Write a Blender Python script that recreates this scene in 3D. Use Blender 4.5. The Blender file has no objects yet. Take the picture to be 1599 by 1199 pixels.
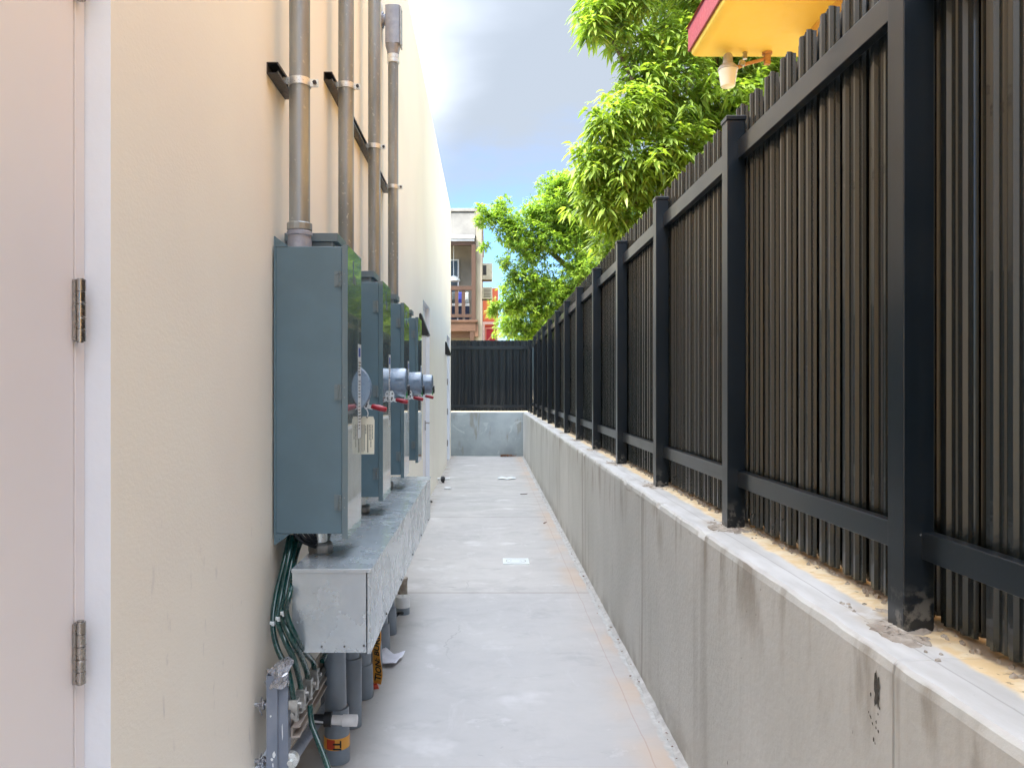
import bpy, bmesh, math, random
import numpy as np
from mathutils import Vector, Matrix
R = math.radians
rnd = random.Random(7)
sc = bpy.context.scene
COL = sc.collection

# ------------------------------------------------------------------ camera, light, exposure
F = 1200.0
cd = bpy.data.cameras.new('camera'); cam = bpy.data.objects.new('camera', cd); COL.objects.link(cam)
cam.location = (0, 0, 1.5); cam.rotation_euler = (R(90), 0, 0)
cd.sensor_width = 36; cd.lens = 36 * F / 1599; cd.shift_x = 38.5 / 1599; cd.shift_y = 6.5 / 1599
cd.clip_start = 0.05; cd.clip_end = 3000
sc.camera = cam

SUN_EL, SUN_AZ = 50, Vector((-0.84, -0.54, 0)).normalized()
sdir = Vector((SUN_AZ.x * math.cos(R(SUN_EL)), SUN_AZ.y * math.cos(R(SUN_EL)), math.sin(R(SUN_EL))))
sl = bpy.data.lights.new('sun', 'SUN'); sun = bpy.data.objects.new('sun', sl); COL.objects.link(sun)
sl.energy = 2.0; sl.angle = R(0.5); sl.color = (1, .94, .84)
sun.rotation_euler = sdir.to_track_quat('Z', 'Y').to_euler(); sun.location = (-20, -20, 40)

w = bpy.data.worlds.new('World'); sc.world = w; w.use_nodes = True
N = w.node_tree.nodes; L = w.node_tree.links; N.clear()
out = N.new('ShaderNodeOutputWorld'); bg = N.new('ShaderNodeBackground'); bg.inputs[1].default_value = 0.15
sky = N.new('ShaderNodeTexSky'); sky.sky_type = 'NISHITA'; sky.sun_disc = False
sky.sun_elevation = R(SUN_EL); sky.sun_rotation = math.atan2(SUN_AZ.x, SUN_AZ.y)
tc = N.new('ShaderNodeTexCoord'); sep = N.new('ShaderNodeSeparateXYZ'); L.new(tc.outputs['Generated'], sep.inputs[0])
mp = N.new('ShaderNodeMapping'); mp.inputs['Scale'].default_value = (1, 1, 2.6); L.new(tc.outputs['Generated'], mp.inputs[0])
def wnoise(scale, detail, rough=.55):
    n = N.new('ShaderNodeTexNoise'); n.inputs['Scale'].default_value = scale; n.inputs['Detail'].default_value = detail
    n.inputs['Roughness'].default_value = rough; L.new(mp.outputs[0], n.inputs['Vector']); return n
def wmath(op, a, b):
    m = N.new('ShaderNodeMath'); m.operation = op
    for i, v in enumerate((a, b)):
        if isinstance(v, (int, float)): m.inputs[i].default_value = v
        else: L.new(v, m.inputs[i])
    return m.outputs[0]
def wramp(v, a, b, lo=0., hi=1.):
    m = N.new('ShaderNodeMapRange'); m.interpolation_type = 'SMOOTHSTEP'
    m.inputs[1].default_value = a; m.inputs[2].default_value = b; m.inputs[3].default_value = lo; m.inputs[4].default_value = hi
    L.new(v, m.inputs[0]); return m.outputs[0]
n1 = wnoise(2.4, 9, .62); n2 = wnoise(3.1, 4, .5)
zz = wmath('ADD', sep.outputs[2], wmath('MULTIPLY', wmath('SUBTRACT', n1.outputs['Fac'], .5), .30))
cover = wramp(zz, .20, .36)
bright = wmath('ADD', wmath('SUBTRACT', wmath('MULTIPLY', sep.outputs[2], 1.3), wmath('MULTIPLY', sep.outputs[0], 1.8)), wmath('MULTIPLY', n2.outputs['Fac'], .5))
bfac = wramp(bright, .66, 1.12)
cm = N.new('ShaderNodeMix'); cm.data_type = 'RGBA'; L.new(bfac, cm.inputs[0])
cm.inputs[6].default_value = (.66, .75, .88, 1); cm.inputs[7].default_value = (1.78, 1.92, 2.2, 1)
gain = N.new('ShaderNodeMix'); gain.data_type = 'RGBA'; gain.blend_type = 'MULTIPLY'; gain.inputs[0].default_value = 1
L.new(sky.outputs[0], gain.inputs[6]); gain.inputs[7].default_value = (.22, .31, .43, 1)
mx = N.new('ShaderNodeMix'); mx.data_type = 'RGBA'; L.new(cover, mx.inputs[0]); L.new(gain.outputs[2], mx.inputs[6]); L.new(cm.outputs[2], mx.inputs[7])
boost = wmath('ADD', wramp(sep.outputs[2], .48, .85, 1., 3.8), wramp(wmath('ADD', wmath('MULTIPLY', sep.outputs[0], SUN_AZ.x), wmath('MULTIPLY', wmath('ADD', sep.outputs[1], 0.), SUN_AZ.y)), .2, .9, 0., 2.0))
lowback = wmath('MULTIPLY', wramp(sep.outputs[1], .1, -.4), wramp(sep.outputs[2], .5, .15))
boost = wmath('MULTIPLY', boost, wmath('SUBTRACT', 1., wmath('MULTIPLY', lowback, .6)))
bm_ = N.new('ShaderNodeMix'); bm_.data_type = 'RGBA'; bm_.blend_type = 'MULTIPLY'; bm_.inputs[0].default_value = 1; L.new(mx.outputs[2], bm_.inputs[6]); L.new(boost, bm_.inputs[7])
L.new(bm_.outputs[2], bg.inputs[0]); L.new(bg.outputs[0], out.inputs[0])
sc.view_settings.view_transform = 'Standard'; sc.view_settings.look = 'None'; sc.view_settings.gamma = 1
sc.view_settings.exposure = 2.65
sc.cycles.max_bounces = 10; sc.cycles.diffuse_bounces = 6; sc.cycles.glossy_bounces = 5

def at(x, y, d):
    """photo pixel at real distance d -> world point"""
    return Vector(((x - 761) * d / F, d, 1.5 - (y - 606) * d / F))

# ------------------------------------------------------------------ mesh helpers
class MB:
    def __init__(s): s.v = []; s.f = []; s.m = []; s.cur = 0
    def mat(s, i): s.cur = i; return s
    def add(s, vs, fs):
        b = len(s.v); s.v += [tuple(p) for p in vs]
        for f in fs: s.f.append([b + i for i in f]); s.m.append(s.cur)
        return s
    def box(s, x0, x1, y0, y1, z0, z1):
        return s.add([(x, y, z) for x in (x0, x1) for y in (y0, y1) for z in (z0, z1)],
                     [(0, 1, 3, 2), (4, 6, 7, 5), (0, 4, 5, 1), (2, 3, 7, 6), (0, 2, 6, 4), (1, 5, 7, 3)])
    def quad(s, *p): return s.add(p, [tuple(range(len(p)))])
    def tube(s, pts, r, n=12, caps=True, rs=None):
        pts = [Vector(p) for p in pts]; rings = []
        t0 = (pts[1] - pts[0]).normalized()
        u = t0.orthogonal().normalized()
        for i, p in enumerate(pts):
            t = (pts[min(i + 1, len(pts) - 1)] - pts[max(i - 1, 0)]).normalized()
            u = (u - t * u.dot(t)).normalized(); v = t.cross(u)
            rr = rs[i] if rs else r
            rings.append([p + (u * math.cos(a) + v * math.sin(a)) * rr for a in [2 * math.pi * k / n for k in range(n)]])
        vs = [q for g in rings for q in g]; fs = []
        for i in range(len(rings) - 1):
            for k in range(n):
                fs.append((i * n + k, i * n + (k + 1) % n, (i + 1) * n + (k + 1) % n, (i + 1) * n + k))
        if caps: fs.append(tuple(range(n))[::-1]); fs.append(tuple(range((len(rings) - 1) * n, len(rings) * n)))
        return s.add(vs, fs)
    def cyl(s, a, b, r, n=24, r1=None, caps=True): return s.tube([a, b], r, n, caps, [r, r if r1 is None else r1])
    def lathe(s, c, prof, n=32, ax='Z'):
        """prof: (radius, height) list"""
        c = Vector(c); vs = []; fs = []
        for r, h in prof:
            for k in range(n):
                a = 2 * math.pi * k / n; p, q = r * math.cos(a), r * math.sin(a)
                vs.append(c + (Vector((p, q, h)) if ax == 'Z' else Vector((h, p, q)) if ax == 'X' else Vector((q, h, p))))
        for i in range(len(prof) - 1):
            for k in range(n): fs.append((i * n + k, i * n + (k + 1) % n, (i + 1) * n + (k + 1) % n, (i + 1) * n + k))
        fs.append(tuple(range(n))[::-1]); fs.append(tuple(range((len(prof) - 1) * n, len(prof) * n)))
        return s.add(vs, fs)
    def prism(s, poly, ax, a0, a1):
        def P(p, a): return (a, p[0], p[1]) if ax == 'X' else (p[0], a, p[1]) if ax == 'Y' else (p[0], p[1], a)
        n = len(poly); vs = [P(p, a0) for p in poly] + [P(p, a1) for p in poly]
        return s.add(vs, [tuple(range(n))[::-1], tuple(range(n, 2 * n))] + [(i, (i + 1) % n, n + (i + 1) % n, n + i) for i in range(n)])

def smooth_path(pts, k=6):
    pts = [Vector(p) for p in pts]; o = []
    P = [pts[0] * 2 - pts[1]] + pts + [pts[-1] * 2 - pts[-2]]
    for i in range(1, len(P) - 2):
        for j in range(k):
            t = j / k; a, b, c, d = P[i - 1], P[i], P[i + 1], P[i + 2]
            o.append(.5 * ((2 * b) + (c - a) * t + (2 * a - 5 * b + 4 * c - d) * t * t + (3 * b - a - 3 * c + d) * t ** 3))
    return o + [pts[-1]]

def wloc(o):
    p = Vector((0, 0, 0))
    while o: p += o.location; o = o.parent
    return p
def props(o, label=None, cat=None, group=None, kind=None):
    if label: o['label'] = label
    if cat: o['category'] = cat
    if group: o['group'] = group
    if kind: o['kind'] = kind
    return o
def obj(name, mb, mats, parent=None, org=None, bev=0, smooth=True, recalc=True, solid=0):
    me = bpy.data.meshes.new(name); off = wloc(parent) if parent else Vector(org or (0, 0, 0))
    me.from_pydata([tuple(Vector(v) - off) for v in mb.v], [], mb.f)
    for m in (mats if isinstance(mats, (list, tuple)) else [mats]): me.materials.append(m)
    me.polygons.foreach_set('material_index', mb.m)
    if recalc:
        bm = bmesh.new(); bm.from_mesh(me); bmesh.ops.recalc_face_normals(bm, faces=bm.faces); bm.to_mesh(me); bm.free()
    if smooth:
        me.polygons.foreach_set('use_smooth', [True] * len(me.polygons)); me.set_sharp_from_angle(angle=R(38))
    o = bpy.data.objects.new(name, me); COL.objects.link(o)
    if parent: o.parent = parent
    else: o.location = off
    if solid: m = o.modifiers.new('solid', 'SOLIDIFY'); m.thickness = solid; m.offset = 0
    if bev:
        m = o.modifiers.new('bevel', 'BEVEL'); m.width = bev; m.segments = 2; m.limit_method = 'ANGLE'; m.angle_limit = R(40); m.harden_normals = True
    return o
def thing(name, loc, label, cat, group=None):
    o = bpy.data.objects.new(name, None); o.empty_display_size = .1; COL.objects.link(o); o.location = loc
    return props(o, label, cat, group)
def dup(o, loc, label=None):
    def rec(a, par):
        c = a.copy(); COL.objects.link(c)
        if par: c.parent = par
        for ch in [x for x in list(bpy.data.objects) if x.parent == a]: rec(ch, c)
        return c
    c = rec(o, None); c.location = loc
    if label: c['label'] = label
    return c
def text_mb(s, size, org, ux, uy, bold=0.0):
    """flat lettering laid on the plane spanned by ux (reading direction) and uy"""
    cu = bpy.data.curves.new('t', 'FONT'); cu.body = s; cu.size = size; cu.resolution_u = 2; cu.offset = bold; cu.extrude = .0004
    o = bpy.data.objects.new('t', cu); COL.objects.link(o); dg = bpy.context.evaluated_depsgraph_get()
    me = bpy.data.meshes.new_from_object(o.evaluated_get(dg)); mb = MB()
    ux = Vector(ux).normalized(); uy = Vector(uy).normalized(); uz = ux.cross(uy); org = Vector(org)
    mb.add([org + ux * v.co.x + uy * v.co.y + uz * v.co.z for v in me.vertices], [tuple(p.vertices) for p in me.polygons])
    bpy.data.objects.remove(o); bpy.data.curves.remove(cu); bpy.data.meshes.remove(me)
    return mb

# ------------------------------------------------------------------ material helpers
class NT:
    def __init__(s, name):
        s.m = bpy.data.materials.new(name); s.m.use_nodes = True; s.t = s.m.node_tree; s.n = s.t.nodes; s.l = s.t.links
        s.b = s.n['Principled BSDF']; g = s.n.new('ShaderNodeNewGeometry'); s.pos = g.outputs['Position']
    def put(s, sock, v):
        if isinstance(v, bpy.types.NodeSocket): s.l.new(v, sock)
        elif isinstance(v, (tuple, list)) and len(v) == 3 and sock.type == 'RGBA': sock.default_value = (*v, 1)
        else: sock.default_value = v
    def noise(s, scale, detail=4, stretch=(1, 1, 1), rough=.55, dist=0.):
        mp = s.n.new('ShaderNodeMapping'); mp.inputs['Scale'].default_value = stretch; s.l.new(s.pos, mp.inputs[0])
        n = s.n.new('ShaderNodeTexNoise'); s.l.new(mp.outputs[0], n.inputs['Vector'])
        n.inputs['Scale'].default_value = scale; n.inputs['Detail'].default_value = detail; n.inputs['Roughness'].default_value = rough; n.inputs['Distortion'].default_value = dist
        return n.outputs['Fac']
    def voro(s, scale, stretch=(1, 1, 1)):
        mp = s.n.new('ShaderNodeMapping'); mp.inputs['Scale'].default_value = stretch; s.l.new(s.pos, mp.inputs[0])
        n = s.n.new('ShaderNodeTexVoronoi'); s.l.new(mp.outputs[0], n.inputs['Vector']); n.inputs['Scale'].default_value = scale
        return n.outputs['Distance']
    def ramp(s, v, a, b, lo=0., hi=1.):
        m = s.n.new('ShaderNodeMapRange'); m.interpolation_type = 'SMOOTHSTEP'
        for i, q in enumerate((a, b, lo, hi)): m.inputs[i + 1].default_value = q
        s.l.new(v, m.inputs[0]); return m.outputs[0]
    def mix(s, f, a, b, mode='MIX'):
        m = s.n.new('ShaderNodeMix'); m.data_type = 'RGBA'; m.blend_type = mode
        s.put(m.inputs[0], f); s.put(m.inputs[6], a); s.put(m.inputs[7], b); return m.outputs[2]
    def math(s, op, a, b=0.):
        m = s.n.new('ShaderNodeMath'); m.operation = op; s.put(m.inputs[0], a); s.put(m.inputs[1], b); return m.outputs[0]
    def xyz(s):
        p = s.n.new('ShaderNodeSeparateXYZ'); s.l.new(s.pos, p.inputs[0]); return p.outputs
    def line(s, v, c, wd):
        """1 where |v-c| < wd"""
        return s.ramp(s.math('ABSOLUTE', s.math('SUBTRACT', v, c)), wd, wd * .4)
    def bump(s, h, strength, dist=.01):
        b = s.n.new('ShaderNodeBump'); b.inputs['Strength'].default_value = strength; b.inputs['Distance'].default_value = dist
        s.l.new(h, b.inputs['Height']); s.l.new(b.outputs[0], s.b.inputs['Normal'])
    def done(s, col, rough=.6, metal=0., coat=0., spec=None):
        s.put(s.b.inputs['Base Color'], col); s.put(s.b.inputs['Roughness'], rough); s.put(s.b.inputs['Metallic'], metal)
        s.b.inputs['Coat Weight'].default_value = coat
        if spec is not None: s.b.inputs['Specular IOR Level'].default_value = spec
        return s.m

def simple(name, c1, c2=None, scale=6, rough=.5, metal=0., coat=0., bump=0., bscale=60, stretch=(1, 1, 1), rvar=.08):
    t = NT(name); c2 = c2 or tuple(x * .8 for x in c1)
    n = t.noise(scale, 5, stretch)
    col = t.mix(t.ramp(n, .3, .7), c1, c2)
    fine = t.noise(scale * 9, 3, stretch)
    r = t.ramp(fine, .3, .7, max(rough - rvar, .02), rough + rvar)
    if bump: t.bump(t.noise(bscale, 4, stretch), bump, .004)
    return t.done(col, r, metal, coat)

# stucco of the long wall
t = NT('stucco'); X, Y, Z = t.xyz()
a = t.noise(1.1, 4); b = t.noise(.7, 6, (1, 1, .5)); f = t.noise(70, 4, (1, 1, 1.6), .6)
col = t.mix(t.ramp(a, .35, .7), (.88, .83, .72), (.85, .79, .69))
scuff = t.ramp(t.noise(13, 6, (1, 1.6, .55), .55, .3), .635, .72)
low = t.ramp(Z, 1.5, .6)
col = t.mix(t.math('MULTIPLY', t.math('MULTIPLY', scuff, low), .34), col, (.36, .34, .37))
dots = t.ramp(t.noise(55, 2, (1, 1, .6)), .80, .86)
col = t.mix(t.math('MULTIPLY', dots, .5), col, (.32, .28, .26))
t.bump(t.math('ADD', f, t.math('MULTIPLY', t.noise(24, 3, (1, 1, 1.8)), .3)), .13, .004)
M_stucco = t.done(col, .85)
M_doorpaint = simple('door_paint', (.85, .80, .79), (.81, .77, .78), 1.5, .42, bump=.05, bscale=12)
M_reveal = simple('reveal_sky_tint', (.80, .84, .90), (.76, .80, .87), 3, .55, bump=.25, bscale=30)  # bluish sky light on the door reveals, put into the colour
M_seam = simple('dark_seam', (.10, .09, .09), rough=.8)

# concrete retaining wall
t = NT('wall_concrete'); X, Y, Z = t.xyz()
big = t.noise(1.2, 6, (1, 1, .7), .6); streak = t.noise(3.2, 5, (1, 1.6, .09), .55); fn = t.noise(38, 5)
col = t.mix(t.ramp(big, .3, .72), (.585, .58, .545), (.48, .48, .445))
col = t.mix(t.ramp(streak, .56, .74, 0, .38), col, (.27, .25, .215))
col = t.mix(t.ramp(t.noise(2.3, 3, (1, 1.3, .12)), .60, .72, 0, .45), col, (.50, .50, .485))
topst = t.math('MULTIPLY', t.ramp(Z, .62, .95), t.ramp(t.noise(5, 5, (1, 1.5, .35)), .50, .66))
col = t.mix(t.math('MULTIPLY', topst, .6), col, (.22, .18, .13))
pits = t.ramp(t.noise(26, 4, (1, 1, .35), .6), .735, .775)
col = t.mix(t.math('MULTIPLY', pits, .8), col, (.10, .09, .075))
bug = t.ramp(t.voro(17, (1, 1, .7)), .045, .025)
col = t.mix(t.math('MULTIPLY', bug, .8), col, (.12, .11, .09))
jy = t.math('ABSOLUTE', t.math('SUBTRACT', t.math('MODULO', t.math('ADD', Y, 2.165), 2.44), 1.22))
joint = t.ramp(jy, .006, .002)
col = t.mix(t.math('MULTIPLY', joint, .5), col, (.17, .16, .14))
col = t.mix(t.math('MULTIPLY', t.ramp(jy, .12, .0), t.ramp(t.noise(7, 4, (1, 2, .2)), .45, .6, 0, .5)), col, (.25, .22, .18))
rise = t.ramp(Z, .20, .0); col = t.mix(t.math('MULTIPLY', rise, t.ramp(t.noise(4, 4), .4, .6, 0, .5)), col, (.24, .22, .195))
# the trowelled top: pale screed, then sunlight painted as a tan strip towards the pickets
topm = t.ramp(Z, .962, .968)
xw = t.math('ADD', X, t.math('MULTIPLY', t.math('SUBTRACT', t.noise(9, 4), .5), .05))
scr = t.mix(t.ramp(t.noise(5, 5, (2, .5, 1)), .35, .7), (.56, .555, .54), (.43, .42, .40))
scr = t.mix(t.math('MULTIPLY', t.line(X, .866, .003), .5), scr, (.25, .24, .22))
sunstrip = t.mix(t.ramp(t.noise(24, 5), .35, .65), (.74, .63, .44), (.66, .49, .27))
sunstrip = t.mix(t.ramp(t.noise(50, 3), .66, .74, 0, .8), sunstrip, (.22, .16, .09))
scr = t.mix(t.ramp(xw, .905, .925), scr, sunstrip)
scr = t.mix(t.ramp(xw, .965, .982), scr, (.24, .19, .14))
jp = t.math('ABSOLUTE', t.math('SUBTRACT', t.math('MODULO', t.math('ADD', Y, 10 * 1.22 - 1.71 + .61), 1.22), .61))
scr = t.mix(t.math('MULTIPLY', t.ramp(jp, .20, .05), t.math('MULTIPLY', t.ramp(X, .82, .88), t.ramp(t.noise(14, 6), .36, .55, .1, .8))), scr, (.37, .30, .21))
hair = t.ramp(t.noise(26, 4, (1, 1, .045), .6), .70, .725, 0, .55); col = t.mix(t.math('MULTIPLY', hair, t.ramp(t.noise(1.9, 3), .45, .6)), col, (.24, .22, .19))
lt = t.ramp(t.noise(22, 3, (1, 1, .05), .6), .725, .74, 0, .6); col = t.mix(lt, col, (.66, .66, .64))
col = t.mix(t.math('MULTIPLY', t.line(t.math('ADD', Z, t.math('MULTIPLY', t.noise(6, 6), .05)), .955, .006), t.ramp(t.noise(3.2, 6), .54, .62, 0, .5)), col, (.22, .19, .15))
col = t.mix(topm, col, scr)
hgt = t.math('SUBTRACT', t.math('ADD', t.math('MULTIPLY', fn, .5), big), t.math('MULTIPLY', t.math('ADD', joint, t.math('ADD', pits, bug)), .9))
t.bump(hgt, .5, .008)
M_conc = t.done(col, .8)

# corridor floor slab
t = NT('floor_concrete'); X, Y, Z = t.xyz()
big = t.noise(.9, 6, (1, 1, 1), .6, .4); md = t.noise(3.2, 10, (1, 1.3, 1), .68, .4); fn = t.noise(60, 4)
col = t.mix(t.ramp(big, .3, .7), (.455, .435, .415), (.39, .375, .365))
col = t.mix(t.ramp(md, .50, .72, 0, .42), col, (.33, .32, .31))
col = t.mix(t.ramp(t.noise(5.5, 6, (1.6, .5, 1), .65, .8), .56, .72, 0, .3), col, (.56, .55, .54))
col = t.mix(t.ramp(t.noise(1.7, 10, (1, 1.6, 1), .66, .3), .56, .66, 0, .5), col, (.29, .28, .275))
col = t.mix(t.ramp(t.noise(2.1, 4), .58, .72, 0, .45), col, (.66, .65, .64))
sp = t.ramp(t.noise(9, 8, (1, 1.5, 1), .6, .6), .68, .71, 0, .6); col = t.mix(sp, col, (.27, .26, .255))
grit = t.ramp(t.noise(150, 2), .70, .78, 0, .45); col = t.mix(grit, col, (.26, .25, .24))
sw = t.ramp(t.noise(7, 3, (.5, 5, 1), .5, .5), .74, .76, 0, .5); col = t.mix(sw, col, (.30, .29, .29))
pale = t.ramp(t.noise(4.5, 9, (1, 1, 1), .7, .3), .60, .66, 0, .35); col = t.mix(pale, col, (.60, .59, .58))
ck = t.n.new('ShaderNodeTexVoronoi'); ck.feature = 'DISTANCE_TO_EDGE'; ck.inputs['Scale'].default_value = .42
wv = t.n.new('ShaderNodeVectorMath'); wv.operation = 'ADD'; nz = t.n.new('ShaderNodeTexNoise'); nz.inputs['Scale'].default_value = 3; nz.inputs['Detail'].default_value = 6; t.l.new(t.pos, nz.inputs['Vector'])
sc_ = t.n.new('ShaderNodeVectorMath'); sc_.operation = 'SCALE'; sc_.inputs['Scale'].default_value = .35; t.l.new(nz.outputs['Color'], sc_.inputs[0]); t.l.new(t.pos, wv.inputs[0]); t.l.new(sc_.outputs[0], wv.inputs[1]); t.l.new(wv.outputs[0], ck.inputs['Vector'])
col = t.mix(t.math('MULTIPLY', t.ramp(ck.outputs['Distance'], .0022, .0008, 0, .5), t.ramp(t.noise(.8, 2), .5, .6)), col, (.22, .21, .20))
col = t.mix(t.ramp(Y, 5.66, 5.62, 0, .22), col, (.33, .34, .36))
back = t.ramp(Y, 8.8, 9.1); col = t.mix(t.math('MULTIPLY', back, t.ramp(t.noise(1.5, 5, (.6, 2.2, 1), .6, .8), .46, .6, .05, .6)), col, (.36, .35, .33))
for yy, wd, st in ((5.64, .022, .6), (8.95, .03, .5), (3.05, .006, .12), (13.0, .012, .3)):
    col = t.mix(t.math('MULTIPLY', t.line(t.math('ADD', Y, t.math('MULTIPLY', t.noise(3, 3), .02)), yy + .01, wd), st), col, (.26, .22, .20))
xj = t.math('ADD', X, t.math('MULTIPLY', t.math('SUBTRACT', t.noise(2, 4), .5), .03))
rust = t.math('MULTIPLY', t.ramp(X, .50, .72), t.ramp(t.noise(2.4, 7, (1, .6, 1)), .40, .58, .15, .9))
col = t.mix(rust, col, (.47, .37, .29))
col = t.mix(t.math('MULTIPLY', t.line(xj, .665, .004), .38), col, (.30, .18, .14))
edge = t.ramp(t.math('ADD', X, t.math('MULTIPLY', t.noise(13, 5), .06)), .765, .785)
col = t.mix(edge, col, t.mix(t.noise(30, 4), (.62, .62, .60), (.26, .26, .25)))
ledge = t.math('MULTIPLY', t.ramp(X, -.60, -.76), t.ramp(t.noise(6, 4), .4, .6, .1, .7)); col = t.mix(ledge, col, (.30, .25, .20))
t.bump(t.math('ADD', t.math('MULTIPLY', fn, .4), t.math('ADD', md, t.math('MULTIPLY', edge, 2))), .22, .006)
M_floor = t.done(col, t.ramp(md, .3, .7, .5, .75))

def paint(name, c, rough, coat=0., bump=.03): return simple(name, c, tuple(x * .86 for x in c), 5, rough, 0, coat, bump, 25, rvar=.05)
M_box = paint('blue_grey_enamel', (.105, .175, .215), .38, .2)
M_cover = simple('blue_grey_gloss', (.11, .165, .19), (.10, .155, .175), 3, .24, 0, 1.0, .02, 10, rvar=.03)
M_cap = paint('grey_cap_enamel', (.15, .19, .205), .4)
M_housing = paint('blue_grey_casting', (.20, .28, .38), .3, .4)
M_red = paint('dark_red_grip', (.30, .008, .02), .35)
M_green = paint('green_lever', (.03, .28, .08), .4)
M_zinc = simple('bright_zinc', (.82, .85, .84), (.76, .79, .78), 30, .34, .7)
M_plate = paint('white_enamel', (.78, .82, .83), .35)
M_tag = simple('cream_card', (.82, .78, .62), (.78, .74, .6), 8, .6)
M_ink = paint('black_print', (.015, .015, .015), .6)
M_blueink = paint('blue_print', (.03, .08, .35), .6)
t = NT('galvanised_sheet'); g1 = t.noise(3.5, 5, (1, .8, 1), .6, .6); g2 = t.noise(45, 3)
c = t.mix(t.ramp(g1, .3, .7), (.58, .64, .68), (.47, .53, .58)); c = t.mix(t.ramp(g2, .55, .75, 0, .15), c, (.70, .74, .76))
c = t.mix(t.ramp(t.noise(12, 6, (1, 3, 1)), .71, .75, 0, .4), c, (.22, .23, .24))
t.bump(g1, .10, .03); M_galv = t.done(c, t.ramp(t.noise(7, 5), .3, .7, .20, .32), .62)
t = NT('steel_conduit'); g1 = t.noise(9, 5, (1, 1, .16), .6); g2 = t.noise(60, 3, (1, 1, .6))
c = t.mix(t.ramp(g1, .35, .68), (.36, .38, .38), (.21, .225, .225)); c = t.mix(t.ramp(g2, .62, .72, 0, .6), c, (.52, .52, .50))
c = t.mix(t.ramp(t.noise(13, 4, (1, 1, .25)), .62, .72, 0, .3), c, (.38, .32, .22))
t.bump(g2, .1, .002); M_conduit = t.done(c, t.ramp(g1, .3, .7, .32, .46), .6)
M_cast = simple('cast_aluminium', (.36, .38, .43), (.28, .30, .35), 14, .42, .5, 0, .25, 160)
M_hub = simple('cast_zinc_hub', (.38, .39, .45), (.27, .28, .33), 18, .5, .4, 0, .35, 120)
M_strut = simple('dark_strut', (.085, .08, .085), (.05, .05, .055), 8, .4, .5)
M_lugz = simple('dull_zinc', (.52, .52, .50), (.33, .32, .30), 30, .36, .85)
t = NT('black_powder_coat'); X, Y, Z = t.xyz(); g = t.noise(2.5, 4); d = t.noise(120, 2)
c = t.mix(t.ramp(g, .3, .7), (.004, .008, .012), (.007, .011, .015))
c = t.mix(t.ramp(t.noise(34, 4), .735, .76, 0, .7), c, (.35, .36, .36))
c = t.mix(t.math('MULTIPLY', t.ramp(Z, 1.10, .98), t.ramp(t.noise(30, 5), .50, .62, 0, .45)), c, (.30, .28, .24))
t.bump(d, .04, .002); M_post = t.done(c, t.ramp(g, .3, .7, .28, .34), 0, .25, .5)
t = NT('bronze_picket_coat'); g = t.noise(4, 4, (1, 1, .15)); X, Y, Z = t.xyz()
c = t.mix(t.ramp(g, .3, .7), (.022, .027, .026), (.020, .024, .023))
c = t.mix(t.math('MULTIPLY', t.ramp(Z, 1.25, 1.0), t.ramp(t.noise(9, 5), .5, .68, 0, .15)), c, (.16, .15, .14))
M_picket = t.done(c, .27, .4, .35, .7)
M_blackpaint = paint('matt_black', (.012, .012, .013), .45)
M_bronze = simple('hinge_steel', (.44, .42, .40), (.36, .345, .33), 6, .26, .95)
M_pvc = simple('grey_pvc', (.20, .24, .285), (.165, .20, .24), 7, .4, 0, .1)
M_white = simple('white_pvc', (.78, .79, .80), (.66, .67, .68), 20, .4)
M_wire = simple('green_insulation', (.004, .048, .040), (.003, .032, .030), 12, .28, 0, .4)
M_wiredark = simple('black_rubber', (.012, .014, .018), rough=.45)
M_tape = simple('orange_tape', (.82, .40, .06), (.72, .30, .04), 12, .4)
M_tapered = simple('red_tape_end', (.45, .05, .02), rough=.4)
M_standpaint = simple('grey_stand_paint', (.24, .27, .33), (.18, .21, .27), 9, .42)
M_duct = simple('silver_duct_tape', (.50, .51, .55), (.34, .35, .39), 20, .25, .75, 0, .3, 30)
M_bus = simple('tan_board', (.46, .40, .35), (.30, .25, .215), 7, .5, 0, 0, .2, 30)
M_paper = simple('paper', (.80, .80, .90), rough=.6)
M_dirt = simple('mortar', (.42, .38, .32), (.25, .21, .17), 22, .9, 0, 0, 1, 60)
M_pit = simple('dark_hole', (.03, .028, .024), (.09, .08, .06), 50, .95, 0, 0, 1, 60)
M_leafdry = simple('dry_leaf', (.20, .08, .03), (.10, .05, .025), 30, .7)

# ------------------------------------------------------------------ ground and floor
mb = MB(); mb.quad((-900, -900, -.02), (900, -900, -.02), (900, 900, -.02), (-900, 900, -.02))
props(obj('ground', mb, simple('dry_ground', (.34, .31, .26), (.24, .22, .17), .4, .95), recalc=False), kind='structure')
mb = MB(); n = 60
mb.box(-.86, .84, -4, 17.05, -.016, 0)
props(obj('floor', mb, M_floor), kind='structure')
mb = MB(); mb.box(1.06, 40, -20, 60, -.01, .93); mb.box(-30, 1.06, 17.3, 60, -.01, .93)
props(obj('yard_ground', mb, simple('yard_soil', (.52, .44, .30), (.40, .34, .22), 2, .95, 0, 0, .4, 20)), kind='structure')
# grout fillet and crumbs along the foot of the wall
mb = MB(); y = .4; r2 = random.Random(3)
prev = None
while y < 16.9:
    wx = .018 + .020 * r2.random(); hz = .003 + .006 * r2.random()
    cur = [(.792, y, hz + .01), (.79 - wx * .5, y, hz), (.79 - wx, y, .001)]
    if prev: mb.quad(prev[0], prev[1], cur[1], cur[0]); mb.quad(prev[1], prev[2], cur[2], cur[1])
    prev = cur; y += .035 + .03 * r2.random()
props(obj('floor_edge_grout', mb, simple('rough_grout', (.52, .51, .49), (.38, .37, .35), 14, .9, 0, 0, .8, 60), recalc=False), kind='structure')

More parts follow.
